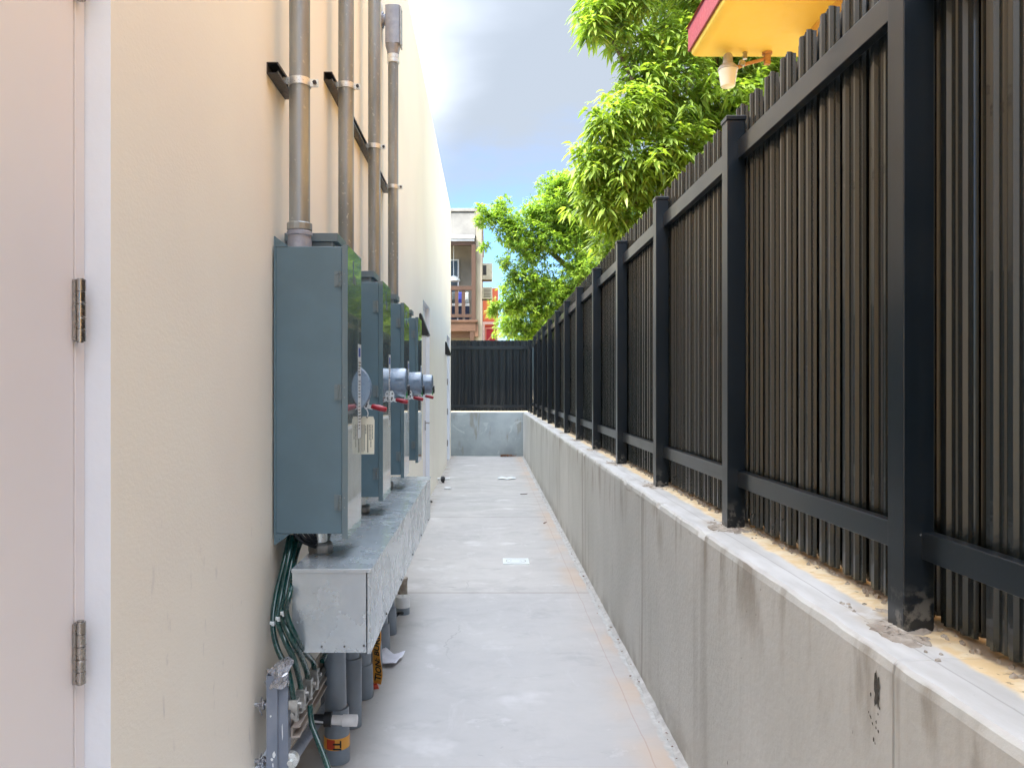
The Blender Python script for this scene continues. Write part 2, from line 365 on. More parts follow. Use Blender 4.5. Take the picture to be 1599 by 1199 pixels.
# ------------------------------------------------------------------ retaining walls
def retaining(name, L0, L1, label, P):
    """profile swept along a line; P(u, x, z) maps to the world"""
    mb = MB(); r3 = random.Random(11); st = .045; k = int((L1 - L0) / st) + 1
    prof = [(.79, 0), (.79, .3), (.79, .62), (.79, .945), (.7935, .962), (.802, .9705), (.86, .9725), (.92, .974), (.98, .977), (1.0, .981), (1.03, .986), (1.07, .986), (1.07, 0)]
    e1 = e2 = 0
    rows = []
    for i in range(k + 1):
        u = L0 + (L1 - L0) * i / k; e1 = e1 * .7 + r3.uniform(-1, 1) * .0022; e2 = e2 * .6 + r3.uniform(-1, 1) * .003
        chip = .012 if r3.random() < .035 else 0
        row = []
        for j, (x, z) in enumerate(prof):
            if j in (4, 5): x += e1 + chip * .5; z += e2 * .5 - chip
            if j == 3: x += e1 * .3
            if j in (6, 7): z += e2 * .25
            if 8 <= j <= 10: z += r3.uniform(-1, 1) * .0045; x += r3.uniform(-1, 1) * .006
            row.append(P(u, x, z))
        rows.append(row)
    m = len(prof)
    for i in range(k):
        for j in range(m - 1): mb.quad(rows[i][j], rows[i][j + 1], rows[i + 1][j + 1], rows[i + 1][j])
    mb.quad(*rows[0]); mb.quad(*rows[-1])
    th = thing(name, P(L0, .93, 0), label, 'wall')
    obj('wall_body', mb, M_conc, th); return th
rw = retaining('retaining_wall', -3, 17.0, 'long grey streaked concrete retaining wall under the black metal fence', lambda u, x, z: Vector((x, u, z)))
t = NT('back_wall_concrete'); X, Y, Z = t.xyz()
c = t.mix(t.ramp(t.noise(2.2, 6), .3, .7), (.33, .37, .38), (.24, .28, .29))
c = t.mix(t.ramp(t.noise(3.5, 5, (1.4, 1, .35)), .56, .66, 0, .6), c, (.20, .18, .13))
c = t.mix(t.ramp(t.noise(2.6, 5, (1, 1, 1.6), .6, 1.), .60, .66, 0, .6), c, (.42, .46, .47)); t.bump(t.noise(9, 5), .3, .01)
c = t.mix(t.ramp(Z, .955, .962), c, (.62, .62, .60)); M_back = t.done(c, .8)
mb = MB(); mb.prism([(17.0, -.01), (17.0, .955), (17.012, .972), (17.3, .972), (17.3, -.01)], 'X', -1.6, .79)
fw = props(obj('end_wall', mb, M_back, org=(-.4, 17.1, 0)), 'low stained concrete wall closing the far end of the passage', 'wall', kind='thing')
# spalled hole and mortar round the posts (parts of the wall)
def blob(mb, c, rx, ry, rz, seed, n=14, rings=5):
    rr = random.Random(seed); vs = []; fs = []
    for i in range(rings + 1):
        ph = (math.pi / 2) * i / rings
        for k in range(n):
            a = 2 * math.pi * k / n; q = 1 + rr.uniform(-.28, .28)
            vs.append((c[0] + rx * math.cos(ph) * math.cos(a) * q, c[1] + ry * math.cos(ph) * math.sin(a) * q, c[2] + rz * math.sin(ph) * (1 + rr.uniform(-.35, .35)) - (.004 if i == 0 else 0)))
    for i in range(rings):
        for k in range(n): fs.append((i * n + k, i * n + (k + 1) % n, (i + 1) * n + (k + 1) % n, (i + 1) * n + k))
    mb.add(vs, fs)
PY = [1.662 + 1.22 * k for k in range(-2, 13)]
for i, y in enumerate(PY[1:9]):
    mb = MB(); 
    for q in range(26):
        a_ = rnd.uniform(0, 6.28); rr_ = rnd.random() ** .7
        blob(mb, (.918 + .075 * rr_ * math.cos(a_), y + .03 + .13 * rr_ * math.sin(a_), .9705), .012 + rnd.random() * .022, .014 + rnd.random() * .03, .003 + rnd.random() * .010 * (1 - .6 * rr_), 300 + 31 * i + q, 11, 3)
    for q in range(14):
        blob(mb, (.86 + rnd.random() * .14, y + rnd.uniform(-.2, .25), .972), .004 + rnd.random() * .006, .005 + rnd.random() * .007, .005, 200 + q + i, 6, 2)
    obj('mortar_patch', mb, M_dirt, rw, smooth=False)
mb = MB()
for i in range(700):
    y = rnd.uniform(.9, 9); blob(mb, (.974 + rnd.gauss(0, .009), y, .975), .004 + rnd.random() * .006, .004 + rnd.random() * .008, .004 + rnd.random() * .006, i, 6, 2)
o = obj('crumbled_edge', mb, M_dirt, rw, smooth=False)
mb = MB(); rr = random.Random(5)      # the spalled hole: ragged dark patch sunk in the face, drawn as a shallow relief
pts = []
for k in range(22):
    a = 2 * math.pi * k / 22; q = 1 + rr.uniform(-.38, .30)
    pts.append((1.556 + .011 * math.cos(a) * q, .886 + .036 * math.sin(a) * q))
mb.add([(.7885, p[0], p[1]) for p in pts] + [(.7885, 1.556, .886)], [(i, (i + 1) % 22, 22) for i in range(22)])
for k in range(12):
    y = 1.556 + rr.gauss(0, .022); z = .83 + rr.gauss(0, .035); s = .0012 + rr.random() * .0022
    mb.add([(.7884, y + s * math.cos(a) * rr.uniform(.6, 1.4), z + s * math.sin(a) * rr.uniform(.8, 2)) for a in (0, 1.2, 2.4, 3.7, 5)], [(0, 1, 2, 3, 4)])
obj('spalled_hole', mb, M_pit, rw, recalc=False)

# ------------------------------------------------------------------ metal fences
def picket_geo(mb, c, top, bot, P, wd=.059):
    prof = [(-1, .016), (-.95, .008), (-.62, .009), (-.55, 0), (-.40, 0), (-.33, .009), (-.04, .009), (0, .006), (.04, .009), (.33, .009), (.40, 0), (.55, 0), (.62, .009), (.95, .008), (1, .016)]
    vs = []; fs = []; n = len(prof)
    lean = rnd.uniform(-.0015, .0015)
    zs = [bot, bot + .6, top - .04, top]
    for z in zs:
        for q, u in prof:
            zz = z if z < top - .01 else z - .022 * abs(q) ** 2.2
            vs.append(P(c + q * wd, u + lean, zz))
    for i in range(len(zs) - 1):
        for j in range(n - 1): fs.append((i * n + j, i * n + j + 1, (i + 1) * n + j + 1, (i + 1) * n + j))
    mb.add(vs, fs)
fence = thing('metal_fence', (.93, 1.0, .97), 'tall black metal picket fence standing on the long retaining wall', 'fence')
PR = lambda c, u, z: Vector((.980 + u, c, z))
PB = lambda c, u, z: Vector((1.010 + u, c, z))
post0 = None
for i, y in enumerate(PY):
    if post0 is None:
        mb = MB(); mb.box(.90, .967, y, y + .067, .955, 2.505); mb.box(.896, .971, y - .004, y + .071, 2.505, 2.522)
        post0 = obj('post', mb, M_post, fence, bev=.0025)
    else:
        p = post0.copy(); COL.objects.link(p); p.parent = fence; p.location.y = y - PY[0]
for i in range(len(PY) - 1):
    y0, y1 = PY[i] + .067, PY[i + 1]
    for nm, z0, z1 in (('top_rail', 2.36, 2.43), ('bottom_rail', 1.13, 1.19)):
        mb = MB(); mb.box(.940, .968, y0 - .001, y1 + .001, z0, z1); obj(nm, mb, M_post, fence, bev=.002)
    mb = MB()
    for k in range(8): picket_geo(mb, PY[i] + .0335 + .076 + .1525 * k, 2.60 + rnd.uniform(-.002, .002), .990, PR)
    for k in range(8): picket_geo(mb, PY[i] + .0335 + .1525 * k, 2.60, .990, PB, .072)
    obj('picket_panel', mb, M_picket, fence, recalc=False, solid=.0016, smooth=False)
mb = MB(); mb.box(.895, .975, 16.93, 17.01, .955, 2.56); obj('corner_post', mb, M_post, fence, bev=.003)
ef = thing('metal_fence', (0, 17.1, .97), 'black metal picket fence with scalloped top across the far end', 'fence')
mb = MB()
for k in range(14):
    picket_geo(mb, -1.18 + .151 * k, 2.565, .99, lambda c, u, z: Vector((c, 17.11 + u, z)), .066)
    picket_geo(mb, -1.105 + .151 * k, 2.565, .99, lambda c, u, z: Vector((c, 17.15 + u, z)), .066)
obj('picket_panel', mb, M_post, ef, recalc=False, solid=.0016, smooth=False)
for nm, z0, z1 in (('top_rail', 2.36, 2.43), ('bottom_rail', 1.06, 1.12)):
    mb = MB(); mb.box(-1.25, .895, 17.075, 17.105, z0, z1); obj(nm, mb, M_post, ef, bev=.002)

# ------------------------------------------------------------------ long building on the left
WX = -.79; RX = -.844
bld = thing('commercial_building', (-4.5, 5, 0), 'long cream stucco building with flush service doors lining the passage', 'building')
ops = [(.66, 1.612, -.02, 2.60), (9.42, 10.52, -.02, 2.59), (15.0, 16.12, -.02, 2.55)]
ys = sorted({-6., 16.62, *[v for o in ops for v in o[:2]], *[k * 1. + .3 for k in range(-6, 16)]}); zs = sorted({-.02, 5.36, 2.60, 2.59, 2.55})
mb = MB()
for i in range(len(ys) - 1):
    for j in range(len(zs) - 1):
        cy, cz = (ys[i] + ys[i + 1]) / 2, (zs[j] + zs[j + 1]) / 2
        if any(o[0] < cy < o[1] and o[2] < cz < o[3] for o in ops): continue
        mb.quad((WX, ys[i], zs[j]), (WX, ys[i + 1], zs[j]), (WX, ys[i + 1], zs[j + 1]), (WX, ys[i], zs[j + 1]))
mb.quad((WX, 16.62, -.02), (-.95, 16.62, -.02), (-.95, 16.62, 5.36), (WX, 16.62, 5.36))
mb.quad((WX, -6, -.02), (-.95, -6, -.02), (-.95, -6, 5.36), (WX, -6, 5.36))
mb.quad((WX, -6, 5.36), (WX, 16.62, 5.36), (-.95, 16.62, 5.36), (-.95, -6, 5.36))
mb.box(-9, -.95, -6, 16.62, -.02, 5.358)
obj('wall', mb, M_stucco, bld, smooth=False)
for k, (y0, y1, z0, z1) in enumerate(ops):
    mb = MB()   # plastered reveal
    for yy in (y0, y1): mb.quad((WX, yy, z0), (-.95, yy, z0), (-.95, yy, z1), (WX, yy, z1))
    mb.quad((WX, y0, z1), (WX, y1, z1), (-.95, y1, z1), (-.95, y0, z1))
    obj('door_reveal', mb, M_reveal, bld, recalc=False)
    fw_ = .037
    mb = MB(); mb.box(-.93, RX, y1 - fw_, y1 - .001, z0, z1 - .001); mb.box(-.93, RX, y0 + .001, y0 + fw_, z0, z1 - .001); mb.box(-.93, RX, y0 + fw_, y1 - fw_, z1 - fw_ - .01, z1 - .001)
    obj('door_frame', mb, M_doorpaint, bld, bev=.0015)
    d = MB(); d.box(-.925, RX - .002, y0 + fw_ + .003, y1 - fw_ - .004, .02, z1 - fw_ - .015); door = obj('door', d, M_doorpaint, bld, bev=.001)
    s_ = MB(); s_.box(-.9252, -.868, y1 - fw_ - .0035, y1 - fw_ - .0002, .02, z1 - fw_ - .02); obj('door_seam', s_, M_seam, door, smooth=False)
    for hz in ((.257, .958, 1.659, 2.36) if k == 0 else (.35, 1.01, 1.63, 2.3)):
        if k == 1: continue
        h = MB(); hy = y1 - fw_ + .002; hx = RX + .009
        for q in range(5):
            za = hz - .064 + q * .0256; h.cyl((hx, hy, za + .0006), (hx, hy, za + .025), .0105 if q % 2 == 0 else .0102, 20)
        for q in (1, 3): h.lathe((hx, hy, hz - .064 + q * .0256 + (.002 if q == 3 else .021)), [(.0109, 0), (.0112, .001), (.0109, .002)], 20)
        h.cyl((hx, hy, hz - .066), (hx, hy, hz + .066), .0065, 16)
        h.box(RX - .001, RX + .0055, hy - .013, hy, hz - .062, hz + .062)
        obj('hinge', h, M_bronze, door, bev=.0005)
    if k:
        h = MB(); hy = y1 - fw_ - .08 if k == 1 else y0 + .1
        h.box(RX - .002, RX + .010, hy - .03, hy + .03, .93, 1.06)
        h.tube(smooth_path([(RX, hy, 1.03), (RX + .05, hy, 1.03), (RX + .056, hy - .02, 1.03), (RX + .056, hy - .11, 1.03)], 3), .009, 8)
        obj('handle', h, M_bronze, door)
# smudge-edged step where the wall meets the floor
for yc, lab in ((9.0, 'black wedge-shaped wall light above the nearer far service door'), (14.45, 'small black wedge wall light beside the farthest door')):
    th = thing('wall_light', (WX, yc, 2.12), lab, 'wall light', 'wedge lights along the cream wall')
    mb = MB(); mb.prism([(WX + .001, 2.36), (WX + .02, 2.37), (WX + .115, 2.12), (WX + .085, 2.105), (WX + .001, 2.13)], 'Y', yc - .11, yc + .11); obj('housing', mb, M_blackpaint, th, bev=.004)
    mb = MB(); mb.box(WX + .02, WX + .085, yc - .08, yc + .08, 2.098, 2.112); obj('lens', mb, M_plate, th)

# ------------------------------------------------------------------ struts and conduits
def channel(name, y0, y1, z, label):
    q = .0025; a = .041; x = WX
    poly = [(x, z), (x + a, z), (x + a, z + .010), (x + a - q, z + .010), (x + a - q, z + q), (x + q, z + q), (x + q, z + a - q), (x + a - q, z + a - q), (x + a - q, z + a - .010), (x + a, z + a - .010), (x + a, z + a), (x, z + a)]
    mb = MB(); mb.prism(poly, 'Y', y0, y1)
    return props(obj(name, mb, M_strut, org=(x, y0, z), smooth=False), label, 'strut', 'struts holding the conduits')
channel('strut_channel', 2.75, 3.0, 2.625, 'short dark strut channel behind the nearest conduit')
channel('strut_channel', 3.71, 5.86, 2.985, 'long dark strut channel behind the three farther conduits')
BY = [2.82, 3.77, 4.73, 5.69]; CX = -.706; CR = .0385
which = ['nearest thick steel conduit rising from the largest-looking box', 'second steel conduit from the camera along the wall', 'third steel conduit from the camera, narrow looking', 'farthest steel conduit, ending in a grey angle fitting at the wall']
for i, by in enumerate(BY):
    cy = by + .07; zc = 2.645 if i == 0 else 3.005
    th = thing('conduit', (CX, cy, 2.02), which[i], 'conduit', 'steel conduits on the cream wall')
    mb = MB(); mb.cyl((CX, cy, 2.10), (CX, cy, 3.95), CR, 40); obj('pipe', mb, M_conduit, th)
    mb = MB(); mb.lathe((CX, cy, 2.02), [(.0445, 0), (.045, .028), (.043, .045), (.044, .05), (.0475, .053), (.0475, .064), (.0435, .068), (.0435, .071)], 40)
    obj('hub', mb, M_hub, th)
    mb = MB(); prof = []
    n = 40; vs = []; fs = []
    mb.lathe((CX, cy, 2.091), [(.0465, 0), (.0475, .002), (.0475, .024), (.046, .027), (.0395, .030)], 14); obj('lock_nut', mb, M_conduit, th, smooth=False)
    mb = MB(); mb.lathe((CX, cy, zc - .014), [(CR + .0005, 0), (CR + .004, 0), (CR + .004, .028), (CR + .0005, .028)], 36)
    mb.box(CX + CR, CX + CR + .032, cy - .005, cy - .0015, zc - .014, zc + .014); mb.box(CX + CR, CX + CR + .032, cy + .0015, cy + .005, zc - .014, zc + .014)
    mb.box(WX + .03, CX - CR + .006, cy - .028, cy - .024, zc - .013, zc + .013); mb.prism([(CX - CR - .004, cy - .028), (CX - CR + .012, cy - .042 + .012), (CX - CR + .014, cy - .02), (CX - CR - .004, cy - .024)], 'Z', zc - .013, zc + .013)
    obj('clamp', mb, M_zinc, th)
    mb = MB(); mb.cyl((CX + CR + .02, cy - .014, zc), (CX + CR + .02, cy - .005, zc), .008, 6); mb.cyl((CX + CR + .02, cy - .018, zc), (CX + CR + .02, cy + .012, zc), .0035, 8); obj('bolt', mb, M_strut, th, smooth=False)
    mb = MB(); mb.lathe((CX, cy, 3.93), [(.040, 0), (.0455, .002), (.0455, .03), (.043, .032), (.0455, .034), (.0455, .062), (.04, .065)], 32); obj('coupling', mb, M_zinc, th)
    mb = MB(); mb.lathe((CX, cy, 3.99), [(.042, 0), (.046, .03), (.058, .07), (.058, .08)], 28)
    poly = []
    for k in range(16):
        a = 2 * math.pi * k / 16; poly.append((CX + .056 * max(-1, min(1, 1.35 * math.cos(a))), cy + .056 * max(-1, min(1, 1.2 * math.sin(a)))))
    mb.prism(poly, 'Z', 4.065, 4.35)
    mb.cyl((CX, cy, 4.255), (WX + .004, cy, 4.255), .042, 28); mb.cyl((WX + .012, cy, 4.255), (WX, cy, 4.255), .058, 28)
    lb = obj('angle_fitting', mb, M_cast, th, bev=.003)
    mb = MB(); mb.box(CX + .056, CX + .064, cy - .05, cy + .05, 4.05, 4.34); mb.cyl((CX + .064, cy, 4.07), (CX + .069, cy, 4.07), .008, 10); mb.cyl((CX + .064, cy, 4.32), (CX + .069, cy, 4.32), .008, 10)
    obj('cover_plate', mb, M_lugz, lb, bev=.002)

# ------------------------------------------------------------------ switch boxes
def switch_box(by, first):
    th = thing('switch_box', (WX, by, .96), '', 'switch box', 'blue-grey switch boxes on the wall')
    y1 = by + .30; fx = -.512
    mb = MB(); mb.box(WX + .012, fx - .022, by + .004, y1 - .004, .965, 2.02); b = obj('body', mb, M_box, th, bev=.003)
    mb = MB(); mb.box(WX + .006, WX + .014, by - .001, y1 + .001, .962, 2.023); obj('back_plate', mb, M_box, b, bev=.001)
    mb = MB(); mb.prism([(by - .001, .955), (by + .002, .955), (by + .002, 2.022), (y1 - .002, 2.022), (y1 - .002, .955), (y1 + .001, .955), (y1 + .001, 2.025), (by - .001, 2.025)], 'X', fx - .0215, fx - .001)
    mb.box(fx - .002, fx, by - .001, y1 + .001, .947, 2.025); mb.box(fx - .0215, fx - .001, by + .002, y1 - .002, .947, .950)
    mb.box(fx - .0215, fx - .001, by - .001, by + .002, .947, .956)
    obj('cover', mb, M_cover, th, bev=.0012)
    mb = MB()      # raised hood at the top
    mb.box(WX + .012, -.590, by + .135, y1 - .006, 2.02, 2.062); mb.box(WX + .012, -.574, by + .125, y1 - .003, 2.062, 2.094); mb.box(-.602, -.592, by + .131, by + .134, 2.021, 2.062)
    obj('hood', mb, M_cap, th, bev=.0015)
    for z0, z1, nm in ((2.02, 2.058, 'mounting_ear'), (.925, .965, 'mounting_ear')):
        up = z0 > 2
        mb = MB(); tri = [(WX + .006, z0), (WX + .06, z0), (WX + .016, z1 - .006), (WX + .010, z1), (WX + .006, z1)] if up else [(WX + .006, z1), (WX + .066, z1), (WX + .02, z0 + .006), (WX + .012, z0), (WX + .006, z0)]
        mb.prism(tri, 'Y', by + .002, by + .005); mb.cyl((WX + .024, by - .001, (z0 + z1) / 2 - .002), (WX + .024, by + .006, (z0 + z1) / 2 - .002), .005, 10)
        obj(nm, mb, M_box, b)
    for hz in (1.90, 1.485, 1.08):
        mb = MB()
        for q in range(5): mb.cyl((fx - .027, by - .002, hz - .028 + q * .0115), (fx - .027, by - .002, hz - .0175 + q * .0115), .0062, 12)
        mb.box(fx - .050, fx - .030, by + .0005, by + .005, hz - .028, hz + .029)
        for dz in (-.021, .021): mb.cyl((fx - .043, by - .003, hz + dz), (fx - .043, by + .005, hz + dz), .0052, 10)
        for dz in (-.018, .018): mb.cyl((fx - .012, by - .0025, hz + dz), (fx - .012, by, hz + dz), .0022, 8)
        obj('hinge', mb, M_cap, th)
    mb = MB(); mb.cyl((-.645, by + .15, .885), (-.645, by + .15, .97), .026, 28); nip = obj('nipple', mb, M_zinc, th)
    mb = MB(); mb.lathe((-.645, by + .15, .868), [(.046, 0), (.048, .004), (.048, .03), (.044, .038), (.030, .040)], 8); obj('lock_nut', mb, M_lugz, nip, smooth=False)
    # label down the cover
    mb = MB(); ly0 = by + .222; mb.box(fx, fx + .0006, ly0, ly0 + .072, 1.30, 1.675); lb = None
    mb.mat(1).box(fx + .0006, fx + .0010, ly0 + .012, ly0 + .055, 1.625, 1.66)
    mb.mat(2); rr = random.Random(2)
    for k in range(22):
        z = 1.60 - k * .0125
        if k in (5, 12): continue
        mb.box(fx + .0006, fx + .0010, ly0 + .008, ly0 + rr.uniform(.03, .066), z, z + (.006 if k in (2, 3, 4) else .0035))
    obj('instruction_label', mb, [M_plate, M_blueink, M_ink], th)
    # small badge near the top
    mb = MB(); mb.box(fx, fx + .001, by + .11, by + .125, 1.90, 1.985); mb.box(fx, fx + .001, by + .13, by + .17, 1.90, 1.93); obj('badge', mb, M_cap, th)
    hy = y1 + (.035 if first else .045)
    mb = MB(); mb.lathe((-.575, y1 - .004, 1.50), [(.100, 0), (.105, .008), (.103, .030), (.092, .046), (.07, .054), (.003, .057)] if first else [(.098, 0), (.101, .008), (.097, .040), (.08, .056), (.003, .06)], 48, 'Y')
    if not first:
        mb.lathe((fx - .07, hy, 1.53), [(.060, 0), (.074, .012), (.0765, .10), (.0765, .140), (.072, .150), (.062, .154), (.002, .155)], 40, 'X')
        mb.box(fx + .03, fx + .068, hy - .0785, hy - .075, 1.545, 1.551)
    obj('switch_housing', mb, M_housing, th)
    # handle: pierced plate and red grip
    hx = fx + (.006 if first else .006); hz = 1.43 if first else 1.445; py = hy + (.025 if first else -.086)
    mb = MB(); rr = []
    for k in range(20):
        a = 2 * math.pi * k / 20; rr.append((hx + .013 * math.cos(a) * (1.15 if math.sin(a) > 0 else .95) + .004, hz + .012 + .030 * math.sin(a)))
    mb.prism(rr, 'Y', py, py + .003); mb.prism([(hx + .006, hz + .004), (hx + .032, hz - .002), (hx + .030, hz - .020), (hx + .006, hz - .012)], 'Y', py + .0004, py + .0034)
    pl = obj('handle_plate', mb, M_plate, th)
    mb = MB()
    for dx, dz, q in ((.008, .026, .0042), (.006, .004, .0048), (.004, -.005, .0042)): mb.cyl((hx + dx, py - .0006, hz + dz), (hx + dx, py + .001, hz + dz), q, 12)
    obj('pin_holes', mb, M_ink, pl)
    mb = MB(); mb.tube([(hx + .026, py + .002, hz - .004), (hx + .031, py + .002, hz - .006), (hx + .060, py + .002, hz - .012), (hx + .084, py + .002, hz - .019), (hx + .089, py + .002, hz - .0205)], .011, 14, True, [.008, .0105, .0125, .0115, .008])
    obj('grip', mb, M_red, th)
    if not first:
        mb = MB(); mb.tube(smooth_path([(fx + .080, hy - .02, 1.50), (fx + .094, hy - .02, 1.49), (fx + .092, hy - .02, 1.46)], 4), .006, 10); mb.cyl((fx + .082, hy - .01, 1.505), (fx + .098, hy - .01, 1.505), .013, 16); obj('release_knob', mb, M_blackpaint, th)
        mb = MB(); mb.box(fx + .080, fx + .086, hy - .03, hy - .015, 1.445, 1.485); obj('release_lever', mb, M_green, th)
    return th
bx1 = switch_box(BY[0], True); bx1['label'] = 'nearest blue-grey switch box, with a cream tag hanging from its handle'
bx2 = switch_box(BY[1], False); bx2['label'] = 'second blue-grey switch box from the camera'
dup(bx2, (WX, BY[2], .96), 'third blue-grey switch box from the camera')
dup(bx2, (WX, BY[3], .96), 'farthest blue-grey switch box, beyond the end of the trough')
tg = thing('tag', (-.50, BY[0] + .35, 1.36), 'cream printed card tag hanging from the nearest red handle', 'tag')
ty = BY[0] + .352; TX = -.014; mb = MB()
mb.prism([(x_ + TX, z_ - .008) for x_, z_ in ((-.508, 1.235), (-.453, 1.236), (-.4515, 1.375), (-.457, 1.391), (-.500, 1.392), (-.508, 1.380))], 'Y', ty, ty + .0008); obj('card', mb, M_tag, tg)
mb = MB()
for k, (x, a, b_, wd) in enumerate([(-.504, .245, .35, .0012), (-.499, .245, .35, .0012), (-.494, .25, .35, .0016), (-.489, .32, .345, .003), (-.481, .243, .35, .0032), (-.474, .295, .35, .002), (-.468, .265, .35, .0026), (-.461, .298, .35, .002)]):
    z = 1 + a - .008; x += TX
    while z < 1 + b_:
        l_ = rnd.uniform(.006, .016) if k > 2 and k != 4 else .2
        mb.box(x, x + wd, ty - .0005, ty, z, min(z + l_, 1 + b_)); z += l_ + .002
obj('print', mb, M_ink, tg)
mb = MB(); mb.cyl((-.482 + TX, ty - .0008, 1.381), (-.482 + TX, ty, 1.381), .004, 12); obj('eyelet', mb, M_ink, tg)
mb = MB(); mb.tube(smooth_path([(-.482 + TX, ty - .001, 1.381), (-.478 + TX, ty - .002, 1.395), (-.482 + TX, ty, 1.408), (-.488 + TX, ty + .002, 1.420)], 4), .0022, 8); obj('string', mb, M_plate, tg)

# ------------------------------------------------------------------ galvanised trough
tr = thing('wiring_trough', (-.546, 2.69, .574), 'long galvanised steel wiring trough under the switch boxes', 'trough')
GX0, GX1, GY0, GY1, GZ0, GZ1 = -.684, -.408, 2.69, 5.5, .574, .866
mb = MB(); mb.box(GX0, GX1 - .016, GY0, GY1, GZ0, GZ1); obj('body', mb, M_galv, tr, bev=.002)
mb = MB(); mb.box(GX1 - .012, GX1, GY0 - .003, GY1, GZ0 - .003, GZ1 - .012); obj('front_cover', mb, M_galv, tr, bev=.0015)
mb = MB(); mb.box(GX0 - .001, GX1 + .003, GY0 - .005, GY1 + .002, GZ1, GZ1 + .0025); mb.box(GX0 - .001, GX1 + .003, GY0 - .0055, GY0 - .003, GZ1 - .011, GZ1 + .002); mb.box(GX1 + .0008, GX1 + .003, GY0 - .004, GY1 + .002, GZ1 - .011, GZ1 + .002)
obj('lid', mb, M_galv, tr, bev=.001)
mb = MB()
for x in (-.655, -.58, -.50): mb.cyl((x, GY0 - .003, .597), (x, GY0, .597), .0035, 10)
mb.cyl((-.432, GY0 - .003, .60), (-.432, GY0, .60), .004, 10); mb.box(-.612, -.604, GY0 - .0008, GY0, .782, .784)
for k in range(5): mb.cyl((GX1, 3.1 + k * .55, .592), (GX1 + .004, 3.1 + k * .55, .592), .005, 8)
obj('screws', mb, M_strut, tr)

# pipes below the trough
for k, y in enumerate((3.10, 3.42, 3.74, 4.06, 4.38, 4.70)):
    x = -.607
    lab = ['nearest grey pvc pipe under the trough, with an orange tape band at its foot', 'second grey pvc pipe under the trough', 'third grey pvc pipe under the trough', 'fourth grey pvc pipe, behind the hanging caution tape', 'fifth grey pvc pipe, mostly hidden under the trough', 'farthest grey pvc pipe under the trough'][k]
    th = thing('pvc_pipe', (x, y, 0), lab, 'pipe', 'grey pipes under the trough')
    mb = MB(); mb.cyl((x - .012, y, GZ0 + .001), (x, y, 0), .0435, 32); obj('pipe', mb, M_pvc, th)
    if k != 1: mb = MB(); mb.lathe((x, y, 0.002), [(.052, 0), (.053, .01), (.0500, .13), (.0475, .215 if k == 0 else .16)], 32); obj('socket', mb, M_pvc, th)
    else: mb = MB(); mb.lathe((x - .001, y, 0.002), [(.049, 0), (.049, .30), (.047, .303)], 32); obj('socket', mb, M_pvc, th)
    if k == 0:
        mb = MB(); mb.lathe((x, y, .062), [(.0518, 0), (.0522, .001), (.0516, .045), (.050, .046)], 36); tb = obj('tape_band', mb, M_tape, th)
        mb = MB(); vs = []; n = 10
        for i in range(n + 1):
            a = R(-128 + 40 * i / n); vs += [(x + .0527 * math.cos(a), y + .0527 * math.sin(a), .066), (x + .0525 * math.cos(a), y + .0525 * math.sin(a), .105)]
        mb.add(vs, [(2 * i, 2 * i + 2, 2 * i + 3, 2 * i + 1) for i in range(n)]); obj('tape_end', mb, M_tapered, tb, recalc=False)
        o = obj('tape_print', text_mb('TI', .046, (x - .004, y - .0545, .103), (0.0, 0, -1), (1, 0, 0), .001), M_ink, tb)
# hanging caution tape
th = thing('caution_tape', (-.57, 3.86, 0), 'orange caution tape with black lettering draped beside the grey pipes', 'tape')
mb = MB(); cols = 4; rows = 14; vs = []
def tape_p(s, q):   # s along (0 floor .. 1 top), q across
    return Vector((-.583 - .010 * s + .016 * math.sin(s * 3.1) * .6 + q * (.050 + .006 * math.sin(s * 9)), 3.86 + .012 * math.sin(s * 5 + q * 2.5) - .02 * q, .018 + .30 * s))
for i in range(rows + 1):
    for j in range(cols + 1): vs.append(tape_p(i / rows, j / cols))
mb.add(vs, [(i * (cols + 1) + j, i * (cols + 1) + j + 1, (i + 1) * (cols + 1) + j + 1, (i + 1) * (cols + 1) + j) for i in range(rows) for j in range(cols)])
obj('ribbon', mb, M_tape, th, recalc=False, solid=.0006)
tm = text_mb('CAUTION: BURIED', .044, (0, 0, 0), (1, 0, 0), (0, 1, 0), .0012); nb = MB()
LEN = .385; H = .032
for (a, b, c) in tm.v:
    s = (a - .075) / .30; q = .88 - (b / .032) * .62
    p = tape_p(s, q); nb.v.append((p.x, p.y - .0022 - c, p.z))
nb.f = []; nb.m = []
for f_ in tm.f:
    if all(.03 < (tm.v[i][0] - .075) / .30 < .99 for i in f_): nb.f.append(f_); nb.m.append(0)
obj('lettering', nb, M_ink, th, recalc=False)
mb = MB(); blob(mb, (-.575, 3.85, .001), .035, .03, .02, 9); obj('crumpled_end', mb, M_tapered, th)

# white pvc stub pipe poking from the wall
th = thing('white_pipe', (-.64, 2.97, .2), 'short white pvc pipe with black-smeared middle crossing the nearest grey pipe', 'pipe')
a, b = Vector((-.80, 3.0, .215)), Vector((-.545, 2.985, .211))
mb = MB(); mb.cyl(a, b, .0185, 24); p = obj('pipe', mb, M_white, th)
mb = MB(); mb.cyl(b - Vector((.018, 0, 0)), b + Vector((.040, -.001, 0)), .0225, 24); obj('end_cap', mb, M_white, th, bev=.003)
mb = MB(); n = 22; vs = []; 
for k in range(n):
    aa = 2 * math.pi * k / n; l0 = -.672 + rnd.uniform(-.035, .02); vs += [(l0, 2.993 + .0192 * math.cos(aa), .2132 + .0192 * math.sin(aa)), (-.608 + rnd.uniform(-.003, .003), 2.989 + .0194 * math.cos(aa), .2128 + .0194 * math.sin(aa))]
mb.add(vs, [(2 * k, (2 * k + 2) % (2 * n), (2 * k + 3) % (2 * n), 2 * k + 1) for k in range(n)])
obj('sealant_smear', mb, M_wiredark, th, recalc=False)
